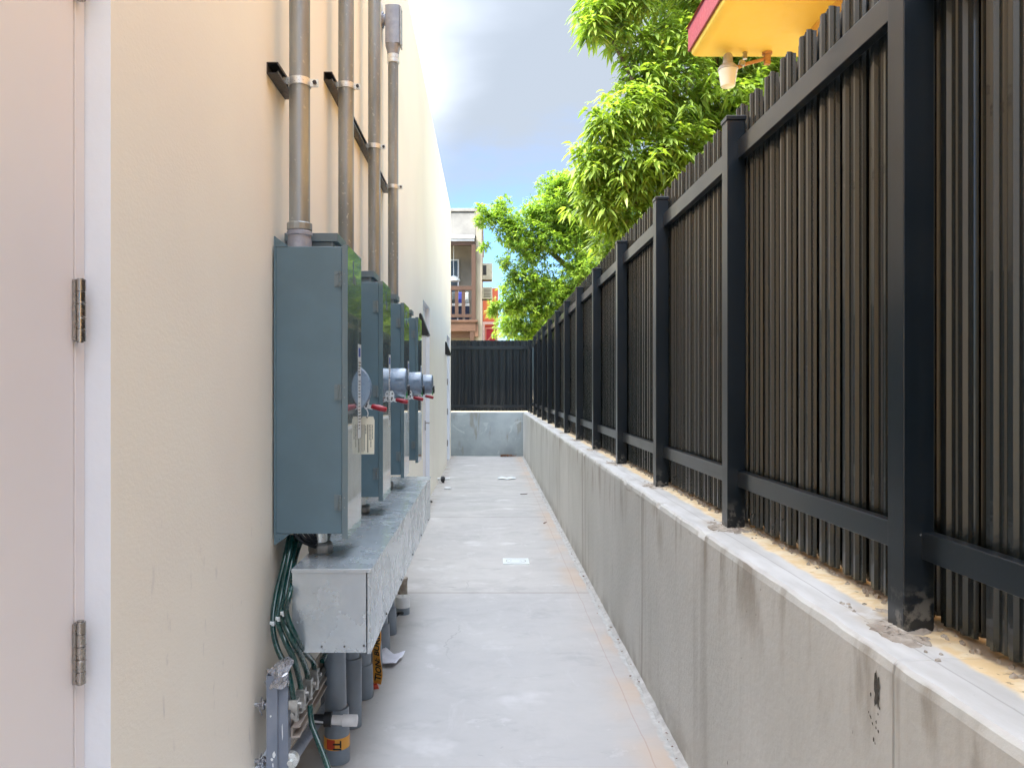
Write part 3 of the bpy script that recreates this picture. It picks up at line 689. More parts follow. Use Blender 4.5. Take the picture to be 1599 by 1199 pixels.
mb = MB(); mb.lathe((-.635, 2.99, .2128), [(.0185, 0), (.028, .002), (.028, .030), (.0185, .032)], 24, 'X'); obj('rubber_sleeve', mb, M_wiredark, th)

# ------------------------------------------------------------------ grey stand with ground bar
st = thing('strut_stand', (-.70, 2.6, 0), 'grey painted strut stand with tape-wrapped top at the foot of the wall', 'stand')
mb = MB()
mb.prism([(-.742, 2.58), (-.742, 2.625), (-.739, 2.625), (-.739, 2.583), (-.709, 2.583), (-.705, 2.60), (-.676, 2.60), (-.676, 2.63), (-.673, 2.63), (-.673, 2.58 + .017), (-.703, 2.58 + .015), (-.706, 2.58)], 'Z', .0, .535)
po = obj('post', mb, M_standpaint, st, smooth=False)
mb = MB(); rr = random.Random(4); vs = []; n = 18; lv = 7
for i in range(lv):
    z = .495 + .013 * i; sx = .037 + .004 * math.sin(i * 1.3) - (.016 if i == lv - 1 else 0); sy = .027
    for k in range(n):
        aa = 2 * math.pi * k / n; q = 1 + rr.uniform(-.16, .16)
        vs.append((-.708 + sx * math.cos(aa) * q + (.010 if i > 4 else 0), 2.603 + sy * math.sin(aa) * q, z + rr.uniform(-.006, .006) + (.014 * math.cos(aa) if i >= lv - 2 else 0)))
mb.add(vs, [(i * n + k, i * n + (k + 1) % n, (i + 1) * n + (k + 1) % n, (i + 1) * n + k) for i in range(lv - 1) for k in range(n)] + [tuple(range((lv - 1) * n, lv * n))])
obj('duct_tape_wrap', mb, M_duct, st, smooth=False)
for z, s in ((.425, 1), (.235, .8)):
    mb = MB()
    mb.cyl((-.79, 2.612, z), (-.74, 2.612, z), .007, 10); mb.lathe((-.765, 2.612, z), [(.013, 0), (.016, .002), (.016, .008), (.013, .01)], 16, 'X')
    mb.tube(smooth_path([(-.765 + .002, 2.60, z + .03), (-.772, 2.60, z), (-.763, 2.60, z - .03)], 4), .003, 6)
    obj('standoff_bolt', mb, M_duct, st)
mb = MB(); rr = random.Random(8)   # paint splashes
for (z, x, s, a_) in ((.40, -.727, .004, 1.2), (.27, -.716, .007, 1.5), (.255, -.724, .005, 1.), (.235, -.720, .003, 2.4)):
    mb.add([(x + s * math.cos(q) * rr.uniform(.6, 1.2), 2.5795, z + a_ * s * math.sin(q) * rr.uniform(.6, 1.3)) for q in [k * .7 for k in range(9)]], [tuple(range(9))])
mb.add([(-.694, 2.594, .36), (-.6915, 2.594, .37), (-.690, 2.594, .325), (-.6925, 2.594, .31)], [(0, 1, 2, 3)])
obj('paint_splashes', mb, M_plate, st, recalc=False)
mb = MB(); mb.box(-.682, -.672, 2.64, 3.28, .275, .425); bd = obj('tan_board', mb, M_bus, st, bev=.002)
mb = MB(); mb.box(-.671, -.664, 2.62, 3.22, .315, .35); mb.box(-.671, -.640, 2.62, 3.22, .343, .350); mb.box(-.671, -.640, 2.62, 3.22, .308, .315); obj('rail', mb, M_bus, st, bev=.001)
mb = MB(); mb.box(-.664, -.6405, 2.66, 3.26, .375, .381); mb.box(-.664, -.6585, 2.66, 3.26, .355, .381); obj('ground_bar', mb, M_lugz, st, bev=.001)
mb = MB(); mb.cyl((-.668, 2.62, .238), (-.700, 3.55, .09), .021, 20); obj('lower_pipe', mb, M_standpaint, st)
mb = MB(); mb.lathe((-.668, 2.60, .238), [(.0215, 0), (.027, .002), (.027, .026), (.0215, .028)], 20, 'Y'); mb.box(-.715, -.690, 2.60, 2.626, .225, .260); mb.cyl((-.665, 2.585, .238), (-.665, 2.60, .238), .010, 8); obj('pipe_strap', mb, M_zinc, st, bev=.001)
mb = MB(); mb.box(-.742, -.69, 3.42, 3.46, 0, .50); obj('post', mb, M_standpaint, st, bev=.002)
mb = MB(); mb.prism([(-.68, .40), (-.675, .46), (-.668, .47), (-.660, .44), (-.664, .38)], 'Y', 3.20, 3.26); obj('bent_bracket', mb, M_lugz, st)
mb = MB()   # pale raceway along the foot of the wall
mb.box(-.789, -.757, 1.6, 3.3, .165, .215); mb.box(-.756, -.728, 1.6, 2.56, .16, .208)
props(obj('raceway', mb, M_reveal, org=(-.76, 2.4, .16), bev=.002), 'pale boxed trim running along the wall foot behind the grey stand', 'trim')

# green ground wires: one thing
wires = thing('ground_wires', (-.75, 2.75, .3), 'bundle of dark green ground wires curving from the nearest box to the clamps', 'wires')
ends = []
# the lugs
for k in range(4):
    y = 2.60 + .085 * k; x = -.652 + .004 * k; z = .447 + .002 * k
    lg = MB(); lg.box(x - .017, x + .013, y - .017, y + .017, z - .028, z + .004); lg.box(x - .010, x + .012, y - .012, y + .012, z - .062, z - .028)
    lg.cyl((x + .012, y, z - .014), (x + .024, y, z - .014), .008, 6)
    lg.cyl((x - .004, y - .022, z - .045), (x - .004, y - .012, z - .045), .008, 6); lg.cyl((x + .004, y, z - .07), (x + .004, y, z - .06), .011, 8)
    lb = obj('cable_lug', lg, M_lugz, st, bev=.0015)
starts = [(452, 836, 2.93), (457, 836, 2.91), (464, 836, 2.95), (472, 838, 2.97)]
mids = [[(443, 880, 2.86), (431, 930, 2.80), (426, 975, 2.73), (433, 1012, 2.66), (449, 1045, 2.62)],
        [(449, 880, 2.84), (439, 930, 2.79), (434, 968, 2.70), (445, 1000, 2.63), (459, 1030, 2.64)],
        [(455, 880, 2.86), (446, 930, 2.78), (441, 962, 2.68), (454, 995, 2.63), (469, 1022, 2.68)],
        [(461, 872, 2.92), (453, 925, 2.66), (447, 955, 2.65), (461, 992, 2.64), (476, 1018, 2.72)]]
for k in range(4):
    e = Vector((-.654 + .004 * k, 2.60 + .085 * k, .447 + .002 * k))
    pts = [at(*starts[k])] + [at(*p) for p in mids[k]] + [e + Vector((-.006, 0, .03)), e + Vector((0, 0, -.01))]
    for p in pts: p.x = max(p.x, -.778)
    mb = MB(); mb.tube(smooth_path(pts, 7), .0098, 12); obj('wire', mb, M_wire, wires)
for pts in ([at(484, 1100, 2.66), at(485, 1115, 2.65), at(488, 1134, 2.63), at(496, 1155, 2.6), at(505, 1178, 2.56), at(516, 1210, 2.5), at(526, 1240, 2.45)],
            [(-.63, 2.93, .46), (-.62, 3.05, .50), (-.60, 3.14, .55), (-.59, 3.2, .58)]):
    mb = MB(); mb.tube(smooth_path(pts, 7), .0098, 12); obj('wire', mb, M_wire, wires)
for k in range(7):   # black bundle tails between box and trough
    y = 2.86 + .02 * k
    pts = [(-.72 + .01 * k, y, .965), (-.70 + .012 * k, y + .02, .93), (-.66 + .006 * k, y + .06, .90 + .004 * k), (-.64, y + .10, .885)]
    mb = MB(); mb.tube(smooth_path(pts, 5), .0065, 10); obj('wire', mb, M_wiredark, wires)
mb = MB()
for (x, y, d) in ((426, 972, 2.73), (435, 965, 2.70), (443, 957, 2.67)):
    p = at(x, y, d); p.x = max(p.x, -.776); mb.lathe(p - Vector((0, 0, .005)), [(.0095, 0), (.0115, .001), (.0115, .009), (.0095, .010)], 16); mb.box(p.x, p.x + .010, p.y - .018, p.y - .010, p.z - .006, p.z + .006)
obj('cable_tie', mb, M_plate, wires)

# ------------------------------------------------------------------ small things on the floor
mb = MB(); rr = random.Random(6); g = 7; vs = []
c0 = Vector((-.545, 4.22, 0))
for i in range(g + 1):
    for j in range(g + 1):
        u, v = i / g - .5, j / g - .5
        vs.append((c0.x + u * .13 + v * .05, c0.y + v * .17 - u * .07 - .03 * u * v, .004 + .03 * abs(u + .4 * v - .1) + .030 * abs(math.sin(v * 6 + u * 3)) * (.3 + abs(v)) + rr.uniform(0, .002)))
mb.add(vs, [(i * (g + 1) + j, i * (g + 1) + j + 1, (i + 1) * (g + 1) + j + 1, (i + 1) * (g + 1) + j) for i in range(g) for j in range(g)])
props(obj('paper_scrap', mb, M_paper, org=c0, recalc=False, solid=.0006), 'creased white scrap of paper lying on the concrete floor', 'paper')
th = thing('cleanout_stub', (-.565, 5.12, 0), 'capped white and grey pipe stub standing on the floor by the trough', 'pipe stub')
mb = MB(); mb.cyl((-.565, 5.12, 0), (-.565, 5.12, .075), .047, 28); obj('stub', mb, M_pvc, th)
mb = MB(); mb.lathe((-.565, 5.12, .045), [(.049, 0), (.051, .002), (.051, .062), (.046, .070), (.002, .070)], 28); mb.box(-.572, -.558, 5.117, 5.123, .115, .125); obj('cap', mb, M_white, th)
for (x, y, r_) in ((-.62, 5.62, .035),):
    mb = MB(); mb.cyl((x, y, 0), (x, y, .10), r_, 20); mb.cyl((x, y, .10), (x, y, .115), r_ * 1.12, 20)
    props(obj('pipe_stub', mb, M_dirt, org=(x, y, 0)), 'small brown pipe stub on the floor beyond the white-capped one', 'pipe stub')
mb = MB(); mb.tube(smooth_path([(-.66, 4.86, .02), (-.64, 4.80, .06), (-.61, 4.82, .085), (-.585, 4.88, .06), (-.60, 4.94, .03), (-.57, 4.96, .05), (-.545, 4.92, .06)], 6), .011, 10)
mb.cyl((-.635, 4.86, 0), (-.63, 4.86, .055), .026, 14)
props(obj('cable_offcut', mb, M_wiredark, org=(-.62, 4.85, 0)), 'twisted black cable offcut on the floor under the trough', 'cable')
th = thing('drain_cover', (.247, 6.66, 0), 'square white drain cover with a round grate set in the floor', 'drain')
mb = MB(); mb.box(.135, .360, 6.55, 6.77, .0, .005); obj('plate', mb, M_plate, th, bev=.001)
mb = MB()
for r0, r1 in ((.088, .080), (.05, .046)):
    n = 36; vs = []
    for k in range(n): a = 2 * math.pi * k / n; vs += [(.2475 + r0 * math.cos(a), 6.66 + r0 * math.sin(a), .0056), (.2475 + r1 * math.cos(a), 6.66 + r1 * math.sin(a), .0056)]
    mb.add(vs, [(2 * k, 2 * k + 1, (2 * k + 3) % (2 * n), (2 * k + 2) % (2 * n)) for k in range(n)])
obj('grate_ring', mb, M_lugz, th, recalc=False)
mb = MB(); mb.lathe((-.59, 11.4, 0), [(.05, 0), (.052, .004), (.052, .022), (.045, .03), (.003, .031)], 24)
props(obj('white_disc', mb, M_white, org=(-.59, 11.4, 0)), 'round white cleanout cap on the floor near the cream wall', 'cap')
mb = MB(); g = 8; vs = []
for i in range(g + 1):
    for j in range(3): vs.append((.17 + .30 * i / g, 12.6 + .12 * j + .02 * math.sin(i), .006 + .012 * abs(math.sin(i * .8)) + .004 * j))
mb.add(vs, [(i * 3 + j, i * 3 + j + 1, i * 3 + 3 + j + 1, i * 3 + 3 + j) for i in range(g) for j in range(2)])
props(obj('plastic_scrap', mb, M_plate, org=(.3, 12.7, 0), recalc=False, solid=.0008), 'flat pale scrap of plastic on the floor in the distance', 'scrap')
th = thing('wall_tap', (WX, 12.2, .03), 'white pipe end with black valve at the foot of the cream wall', 'tap')
mb = MB(); mb.cyl((-.79, 12.2, .06), (-.60, 12.2, .06), .022, 16); obj('pipe', mb, M_white, th)
mb = MB(); mb.lathe((-.74, 12.2, .06), [(.022, 0), (.045, .01), (.045, .05), (.022, .07)], 14, 'X'); mb.cyl((-.70, 12.2, .0), (-.70, 12.2, .06), .02, 12); obj('valve', mb, M_wiredark, th)
mb = MB(); blob(mb, (-.755, 10.1, 0), .03, .03, .03, 3); props(obj('stone', mb, M_pit, org=(-.755, 10.1, 0)), 'small dark stone by the wall foot', 'stone')
# leaves and chips on the floor
lf = [(818, 772, .055, .4, 'brown'), (851, 817, .045, 1.1, 'dark curled'), (781, 1079, .03, .2, 'small')]
for (x, y, s, a, wd) in lf:
    d = 1.5 * F / (y - 606); p = at(x, y, d); mb = MB(); vs = []
    for i in range(7):
        t_ = i / 6 - .5; h = s * .22 * (1 - (2 * t_) ** 2)
        for q in (-1, 0, 1): vs.append((p.x + 2 * s * t_ * math.cos(a) - q * h * math.sin(a), d + 2 * s * t_ * math.sin(a) + q * h * math.cos(a), .004 + .03 * s * 6 * t_ * t_ + abs(q) * .006))
    mb.add(vs, [(3 * i + j, 3 * i + j + 1, 3 * i + 4 + j, 3 * i + 3 + j) for i in range(6) for j in range(2)])
    if wd != 'small': props(obj('dead_leaf', mb, M_leafdry, org=(p.x, d, 0), recalc=False), '%s dead leaf lying %s' % (wd, 'in the far middle of the floor' if wd == 'brown' else 'near the foot of the retaining wall'), 'leaf')
mb = MB(); rr = random.Random(12)
for i in range(170):
    x = .30 + abs(rr.gauss(0, .16)); x = min(x, .77); y = 16.96 - abs(rr.gauss(0, .09)); a = rr.uniform(0, 6); s = .025 + rr.random() * .02; z = .004 + rr.random() * .03
    c_, s_ = math.cos(a), math.sin(a)
    mb.add([(x - s * c_, y - s * s_, z), (x + s * .4 * s_, y - s * .4 * c_, z + .01), (x + s * c_, y + s * s_, z + rr.uniform(-.003, .012)), (x - s * .4 * s_, y + s * .4 * c_, z + .004)], [(0, 1, 2, 3)])
for i in range(160):
    y = rr.uniform(2.5, 16.8); sd = rr.random() < .6; x = .775 - abs(rr.gauss(0, .02)) if sd else -.775 + abs(rr.gauss(0, .04)); a = rr.uniform(0, 6); s = .004 + rr.random() * .010; z = .004 + rr.random() * .01
    c_, s_ = math.cos(a), math.sin(a)
    mb.add([(x - s * c_, y - s * s_, z), (x + s * .5 * s_, y - s * .5 * c_, z + .004), (x + s * c_, y + s * s_, z), (x - s * .5 * s_, y + s * .5 * c_, z + .002)], [(0, 1, 2, 3)])
props(obj('leaf_litter', mb, M_leafdry, recalc=False, smooth=False), 'drift of brown dead leaves in the far corner and along the wall foot', 'leaf litter', kind='stuff')

# ------------------------------------------------------------------ yellow house on the right
M_yel = simple('yellow_stucco', (.84, .50, .10), (.80, .46, .09), 2, .8, 0, 0, .35, 70)
M_cream = simple('cream_eave', (.95, .68, .11), (.93, .65, .10), 2, .7)
M_redp = simple('red_fascia', (.22, .025, .03), (.18, .02, .026), 4, .5)
hs = thing('yellow_house', (2.72, 2, .93), 'yellow house with a red-edged overhanging roof behind the fence', 'house')
HW, HF, HZ, HY = 2.72, 1.86, 4.52, 7.02
mb = MB(); mb.box(HW, 9, -5, HY - .42, .93, HZ - .001); obj('wall', mb, M_yel, hs)
mb = MB()
prof = [(HF + .03, HZ + .10), (HF, HZ + .07), (HF + .004, HZ + .025), (HF + .03, HZ + .004), (HF + .09, HZ), (9.4, HZ), (9.4, HZ + .12), (HF + .03, HZ + .12)]
mb.prism(prof, 'Y', -5.4, HY); obj('eave', mb, M_cream, hs, bev=.012)
mb = MB(); mb.box(HF - .022, HF - .001, -5.4, HY + .02, HZ + .055, HZ + .27); mb.box(HF - .001, 9.4, HY + .001, HY + .02, HZ + .055, HZ + .27); obj('fascia', mb, M_redp, hs, bev=.004)
mb = MB(); mb.prism([(HF - .04, HZ + .27), (9.4, HZ + .27), (9.4, HZ + 1.2)], 'Y', -5.4, HY + .04); obj('roof', mb, simple('roof_felt', (.4, .12, .1), rough=.9), hs)
lp = thing('security_light', (2.14, 6.95, 4.2), 'frosted barn light on a rusty arm below the yellow eave', 'light')
M_rust = simple('rusty_paint', (.62, .34, .12), (.40, .20, .08), 30, .7)
M_lampgrey = simple('lamp_grey', (.50, .48, .44), (.40, .38, .35), 12, .5, .2)
c = Vector((2.16, 6.90, 4.20))
mb = MB(); mb.lathe(c, [(.05, .0), (.062, .008), (.080, .125), (.084, .14), (.082, .15)], 32)
t = NT('frosted_acrylic'); t.b.inputs['Subsurface Weight'].default_value = .3; t.b.inputs['Subsurface Radius'].default_value = (.02, .02, .015)
obj('diffuser', mb, t.done((.80, .77, .62), .35), lp)
mb = MB(); mb.lathe(c + Vector((0, 0, .15)), [(.084, 0), (.089, .004), (.087, .02), (.066, .045), (.045, .055), (.040, .13), (.030, .145), (.024, .15)], 32); obj('head', mb, M_lampgrey, lp)
mb = MB(); mb.tube(smooth_path([c + Vector((.04, 0, .19)), c + Vector((.10, .01, .185)), c + Vector((.17, .02, .215)), c + Vector((.30, .02, .25)), c + Vector((.36, .02, .27))], 4), .016, 10); mb.box(c.x + .335, c.x + .385, c.y, c.y + .04, c.z + .21, HZ); mb.cyl((c.x + .36, c.y + .02, HZ - .02), (c.x + .36, c.y + .02, HZ), .045, 14); obj('arm', mb, M_rust, lp)
mb = MB(); mb.cyl((c.x + .16, c.y + .02, c.z + .26), (c.x + .16, c.y + .02, c.z + .32), .02, 10); mb.cyl((c.x + .12, c.y, c.z + .19), (c.x + .13, c.y, c.z + .23), .03, 10); obj('clamp', mb, M_lugz, lp)

# ------------------------------------------------------------------ buildings beyond the end
M_bei = simple('weathered_render', (.32, .285, .225), (.21, .18, .14), 1.1, .9, 0, 0, .3, 8)
M_brown = simple('brown_timber', (.075, .036, .02), (.055, .026, .015), 3, .6, stretch=(1, 1, .2))
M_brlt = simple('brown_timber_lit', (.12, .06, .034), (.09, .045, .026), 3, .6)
fb = thing('balcony_house', (-1.4, 24, .93), 'weathered beige house with a brown timber balcony beyond the end fence', 'house')
mb = MB(); mb.box(-8, -.36, 25.3, 33, .93, 7.2); mb.box(-.36, -.18, 24.0, 33, .93, 7.08); obj('wall', mb, M_bei, fb)
mb = MB(); mb.prism([(23.97, 6.24), (24.0, 6.30), (24.42, 7.10), (25.31, 7.10), (25.31, 6.18), (24.0, 6.18)], 'X', -8, -.37); obj('sloping_roof', mb, simple('grey_roof_felt', (.17, .165, .15), (.10, .098, .09), 1.6, .9, 0, 0, .5, 6), fb, smooth=False)
mb = MB(); mb.box(-8.05, -.14, 24.36, 33.05, 7.10, 7.2); obj('parapet_cap', mb, simple('pale_cap', (.28, .27, .25), (.22, .21, .19), 3, .8), fb, bev=.01)
mb = MB(); mb.box(-8, -.40, 23.85, 24.0, 6.15, 6.24); mb.box(-8, -.40, 23.9, 24.0, 6.07, 6.145); obj('eave_trim', mb, simple('pale_blue_trim', (.55, .57, .62), rough=.6), fb)
mb = MB(); mb.box(-8, -.36, 23.96, 24.08, 5.96, 6.07); obj('header_beam', mb, M_brown, fb)
mb = MB(); mb.box(-.49, -.36, 23.9, 24.03, 3.55, 5.96); obj('balcony_post', mb, M_brown, fb, bev=.006)
mb = MB(); mb.box(-.54, -.41, 23.9, 24.03, .93, 3.25); obj('balcony_post', mb, M_brown, fb, bev=.006)
mb = MB(); mb.box(-8, -.49, 23.93, 24.02, 4.55, 4.68); obj('top_rail', mb, M_brown, fb, bev=.005)
mb = MB(); mb.box(-8, -.49, 23.93, 24.02, 3.70, 3.80); obj('bottom_rail', mb, M_brown, fb, bev=.005)
for k in range(12):
    x = -.745 - .21 * k; mb = MB(); mb.box(x - .055, x + .055, 23.95, 23.985, 3.78, 4.57); obj('baluster', mb, M_brown, fb)
mb = MB(); mb.box(-8, -.30, 23.86, 25.3, 3.55, 3.62); mb.box(-8, -.36, 23.90, 24.0, 3.27, 3.55); mb.box(-.42, -.28, 23.92, 24.0, 3.10, 3.50); mb.box(-8, -.48, 24.1, 24.2, 3.08, 3.27); obj('balcony_deck', mb, M_brlt, fb, bev=.005)
mb = MB(); mb.box(-1.9, -.98, 25.26, 25.31, 3.62, 5.68); d_ = obj('balcony_door', mb, simple('dark_door_glass', (.05, .07, .08), (.08, .10, .12), 4, .25), fb)
mb = MB(); mb.box(-.98, -.93, 25.25, 25.31, 3.62, 5.73); mb.box(-1.9, -.98, 25.25, 25.31, 5.68, 5.73); obj('door_frame', mb, M_white, d_)
mb = MB(); mb.lathe((-1.08, 24.6, 4.92), [(.22, 0), (.20, .07), (.12, .14), (.03, .17), (.02, .18)], 24); mb.cyl((-1.08, 24.6, 5.1), (-1.08, 24.6, 6.07), .01, 6)
props(obj('pendant_lamp', mb, M_plate, org=(-1.08, 24.6, 6)), 'white domed pendant lamp hanging over the timber balcony', 'lamp')
for (x, c1, lab) in ((-.85, (.03, .05, .35), 'blue and navy bundle with a white band standing behind the balcony railing'), (-.635, (.45, .50, .52), 'pale and navy bundle with a white band behind the railing near the post'), (-1.06, (.06, .08, .09), 'dark bundle behind the railing near the cream wall')):
    th = thing('stacked_bag', (x, 24.25, 3.62), lab, 'bag', 'bundles behind the balcony railing')
    mb = MB(); mb.box(x - .07, x + .07, 24.18, 24.32, 3.62, 4.08); obj('bag', mb, simple('navy_cloth', (.02, .03, .07), rough=.7), th, bev=.03)
    mb = MB(); mb.box(x - .072, x + .072, 24.178, 24.322, 4.08, 4.17); obj('band', mb, M_white, th, bev=.01)
    mb = MB(); mb.box(x - .06, x + .06, 24.19, 24.31, 4.17, 4.52); obj('upper_bundle', mb, simple('bundle_cloth', c1, rough=.7), th, bev=.03)
th = thing('air_conditioner', (0, 26.2, 5.1), 'upper window air conditioner jutting from the beige side wall', 'air conditioner', 'air conditioners on the beige side wall')
M_ac = simple('aged_beige_metal', (.60, .57, .50), (.48, .45, .38), 6, .6)
for i, (z0, z1) in enumerate(((5.17, 5.72), (4.52, 4.92))):
    if i: th = thing('air_conditioner', (0, 26.2, 4.5), 'lower window air conditioner jutting from the beige side wall', 'air conditioner', 'air conditioners on the beige side wall')
    mb = MB(); mb.box(-.19, .17, 26.0, 26.6, z0, z1); b = obj('case', mb, M_ac, th, bev=.01)
    mb = MB()
    if i == 0: mb.box(-.15, -.03, 25.992, 26.0, z0 + .15, z1 - .07)
    else:
        for k in range(6): mb.box(-.12, .12, 25.99, 26.0, z0 + .06 + k * .05, z0 + .075 + k * .05)
    obj('grille', mb, M_strut, th)
    mb = MB(); mb.box(-.19, .15, 26.05, 26.1, z0 - .05, z0 - .005); obj('bracket', mb, M_brown, th)
ob = thing('orange_building', (-1, 30, .93), 'orange building with a red shutter seen past the beige house', 'building')
mb = MB(); mb.box(-5, .42, 30, 36, .93, 5.40); obj('wall', mb, simple('orange_paint', (.72, .18, .09), (.64, .15, .08), 1, .8), ob)
mb = MB(); mb.box(-5, .46, 29.9, 30.0, 3.98, 4.08); mb.box(-.22, -.10, 29.93, 30.0, .93, 3.98); mb.box(.36, .42, 29.93, 30, .93, 3.98); obj('trim', mb, simple('pink_trim', (.80, .58, .56), rough=.7), ob)
mb = MB(); mb.box(-.08, .34, 29.95, 30.0, 3.2, 3.9); sh = obj('shutter', mb, simple('red_shutter', (.45, .02, .04), rough=.6), ob)
mb = MB(); mb.prism([(-.05, 3.3), (0.0, 3.28), (.30, 3.68), (.27, 3.72)], 'Y', 29.92, 29.95); mb.box(-.08, .34, 29.92, 29.95, 3.80, 3.86); mb.box(-.08, -.04, 29.92, 29.95, 3.2, 3.8); obj('brace', mb, simple('red_brace', (.72, .25, .18), rough=.6), sh)

# ------------------------------------------------------------------ trees
def leaf_mat(name, c1, c2, trans):
    t = NT(name); at_ = t.n.new('ShaderNodeAttribute'); at_.attribute_name = 'vary'
    col = t.mix(at_.outputs['Fac'], c1, c2); col = t.mix(t.ramp(at_.outputs['Fac'], .93, .97, 0, .8), col, (.30, .22, .08))
    t.put(t.b.inputs['Base Color'], col); t.b.inputs['Roughness'].default_value = .42; t.b.inputs['Specular IOR Level'].default_value = .5
    tr = t.n.new('ShaderNodeBsdfTranslucent'); t.l.new(t.mix(1., col, (trans, trans * 1.05, trans * .35), 'MULTIPLY'), tr.inputs[0])
    ms = t.n.new('ShaderNodeMixShader'); ms.inputs[0].default_value = .42
    t.l.new(t.b.outputs[0], ms.inputs[1]); t.l.new(tr.outputs[0], ms.inputs[2])
    o = [n for n in t.n if n.type == 'OUTPUT_MATERIAL'][0]; t.l.new(ms.outputs[0], o.inputs[0]); return t.m
def crown(name, mat, parent, centres, dirs, leaf_len, leaf_w, per, droop, seed, spread=1.0):
    rg = np.random.default_rng(seed); C0 = np.array(centres); off = np.array(wloc(parent)); n = len(C0) * per
    c = np.repeat(C0, per, 0); ax = np.repeat(np.array(dirs), per, 0)
    th = rg.uniform(0, 2 * np.pi, n); el = rg.uniform(-.5, .75, n) * spread
    d = np.stack([np.cos(th) * np.cos(el), np.sin(th) * np.cos(el), np.sin(el)], 1) + ax * .55
    d /= np.linalg.norm(d, axis=1, keepdims=True)
    Ln = leaf_len * rg.uniform(.65, 1.2, n)[:, None]; W = leaf_w * rg.uniform(.75, 1.2, n)[:, None]
    up = np.array([0, 0, 1.]); side = np.cross(d, up) + rg.normal(0, .25, (n, 3)); side /= np.linalg.norm(side, axis=1, keepdims=True) + 1e-6
    g = np.array([0, 0, -1.])
    c = c + rg.normal(0, leaf_len * .16, (n, 3)) 
    def pt(t): return c + d * Ln * t + g * Ln * droop * t * t
    p0, p1, p2, p3 = pt(.08), pt(.38), pt(.7), pt(1.)
    nrm = np.cross(side, d)
    V = np.stack([p0, p1 - side * W * .5, p1 + side * W * .5, p2 - side * W * .38, p2 + side * W * .38, p3, p1 + nrm * W * -.12, p2 + nrm * W * -.1], 1).reshape(-1, 3) - off
    b = (np.arange(n) * 8)[:, None]
    T = np.concatenate([b + np.array([[0, 1, 6]]), b + np.array([[0, 6, 2]]), b + np.array([[3, 5, 7]]), b + np.array([[7, 5, 4]])], 1).reshape(-1, 3)
    Q = np.concatenate([b + np.array([[1, 3, 7, 6]]), b + np.array([[6, 7, 4, 2]])], 1).reshape(-1, 4)
    me = bpy.data.meshes.new(name); me.vertices.add(len(V)); me.vertices.foreach_set('co', V.ravel())
    me.loops.add(T.size + Q.size); me.loops.foreach_set('vertex_index', np.concatenate([T.ravel(), Q.ravel()]).astype(np.int32))
    me.polygons.add(len(T) + len(Q)); ls = np.concatenate([np.arange(len(T)) * 3, T.size + np.arange(len(Q)) * 4]); me.polygons.foreach_set('loop_start', ls.astype(np.int32))
    me.update(calc_edges=True)
    tuft = np.repeat(rg.uniform(0, 1, len(C0)), per); v = np.clip(tuft * .6 + rg.uniform(0, .4, n), 0, 1)
    at_ = me.attributes.new('vary', 'FLOAT', 'POINT'); at_.data.foreach_set('value', np.repeat(v, 8).astype(np.float32))
    me.materials.append(mat); me.polygons.foreach_set('use_smooth', np.ones(len(T) + len(Q), bool))
    o = bpy.data.objects.new(name, me); COL.objects.link(o); o.parent = parent; return o
def fill(lobes, dens, seed, shell=.55, zs=.85):
    rg = random.Random(seed); cs = []; ds = []
    for (x, y, d, rp) in lobes:
        c = at(x, y, d); r = rp * d / F; k = int(dens * r * r) + 4
        for _ in range(k):
            v = Vector((rg.gauss(0, 1), rg.gauss(0, 1), rg.gauss(0, 1))).normalized(); q = (shell + (1 - shell) * rg.random()) * (1 if rg.random() < .8 else rg.random())
            q *= 1 + .13 * math.sin(5 * v.x + 3 * v.z + x) ; cs.append(tuple(c + Vector((v.x * r * q, v.y * r * q, v.z * r * q * zs)))); ds.append(tuple(v))
    return cs, ds
M_bark = simple('bark', (.20, .15, .11), (.11, .08, .06), 9, .9, 0, 0, .8, 25, (1, 1, .3))
def limbs(parent, base, forks, r0, seed):
    rg = random.Random(seed); mb = MB(); base = Vector(base)
    fork = Vector(forks[0]); mb.tube(smooth_path([base, base.lerp(fork, .5) + Vector((.08, .05, 0)), fork], 5), 0, 12, True, None) if False else None
    pts = smooth_path([base, base.lerp(fork, .5) + Vector((.07, .05, 0)), fork], 5)
    mb.tube(pts, r0, 12, True, [r0 * (1.15 - .45 * i / (len(pts) - 1)) for i in range(len(pts))])
    for f_ in forks[1:]:
        f_ = Vector(f_); s0 = fork - Vector((0, 0, rg.random() * .3)); mid = s0.lerp(f_, .5) + Vector((rg.uniform(-.15, .15), rg.uniform(-.15, .15), .12))
        pts = smooth_path([s0, mid, f_], 5); q = len(pts) - 1; mb.tube(pts, r0, 8, True, [r0 * (.55 - .47 * i / q) for i in range(q + 1)])
        for _ in range(4):
            a = pts[rg.randint(q // 3, q)]; e = a + Vector((rg.uniform(-.5, .5), rg.uniform(-.4, .4), rg.uniform(-.1, .5))); pp = smooth_path([a, a.lerp(e, .5) + Vector((0, 0, .06)), e], 3)
            mb.tube(pp, .01, 6, True, [r0 * .14 * (1 - .7 * i / (len(pp) - 1)) for i in range(len(pp))])
    obj('trunk', mb, M_bark, parent)
mg = thing('mango_tree', (2.9, 9.9, .93), 'big tree with long drooping leaves rising behind the fence and the eave', 'tree')
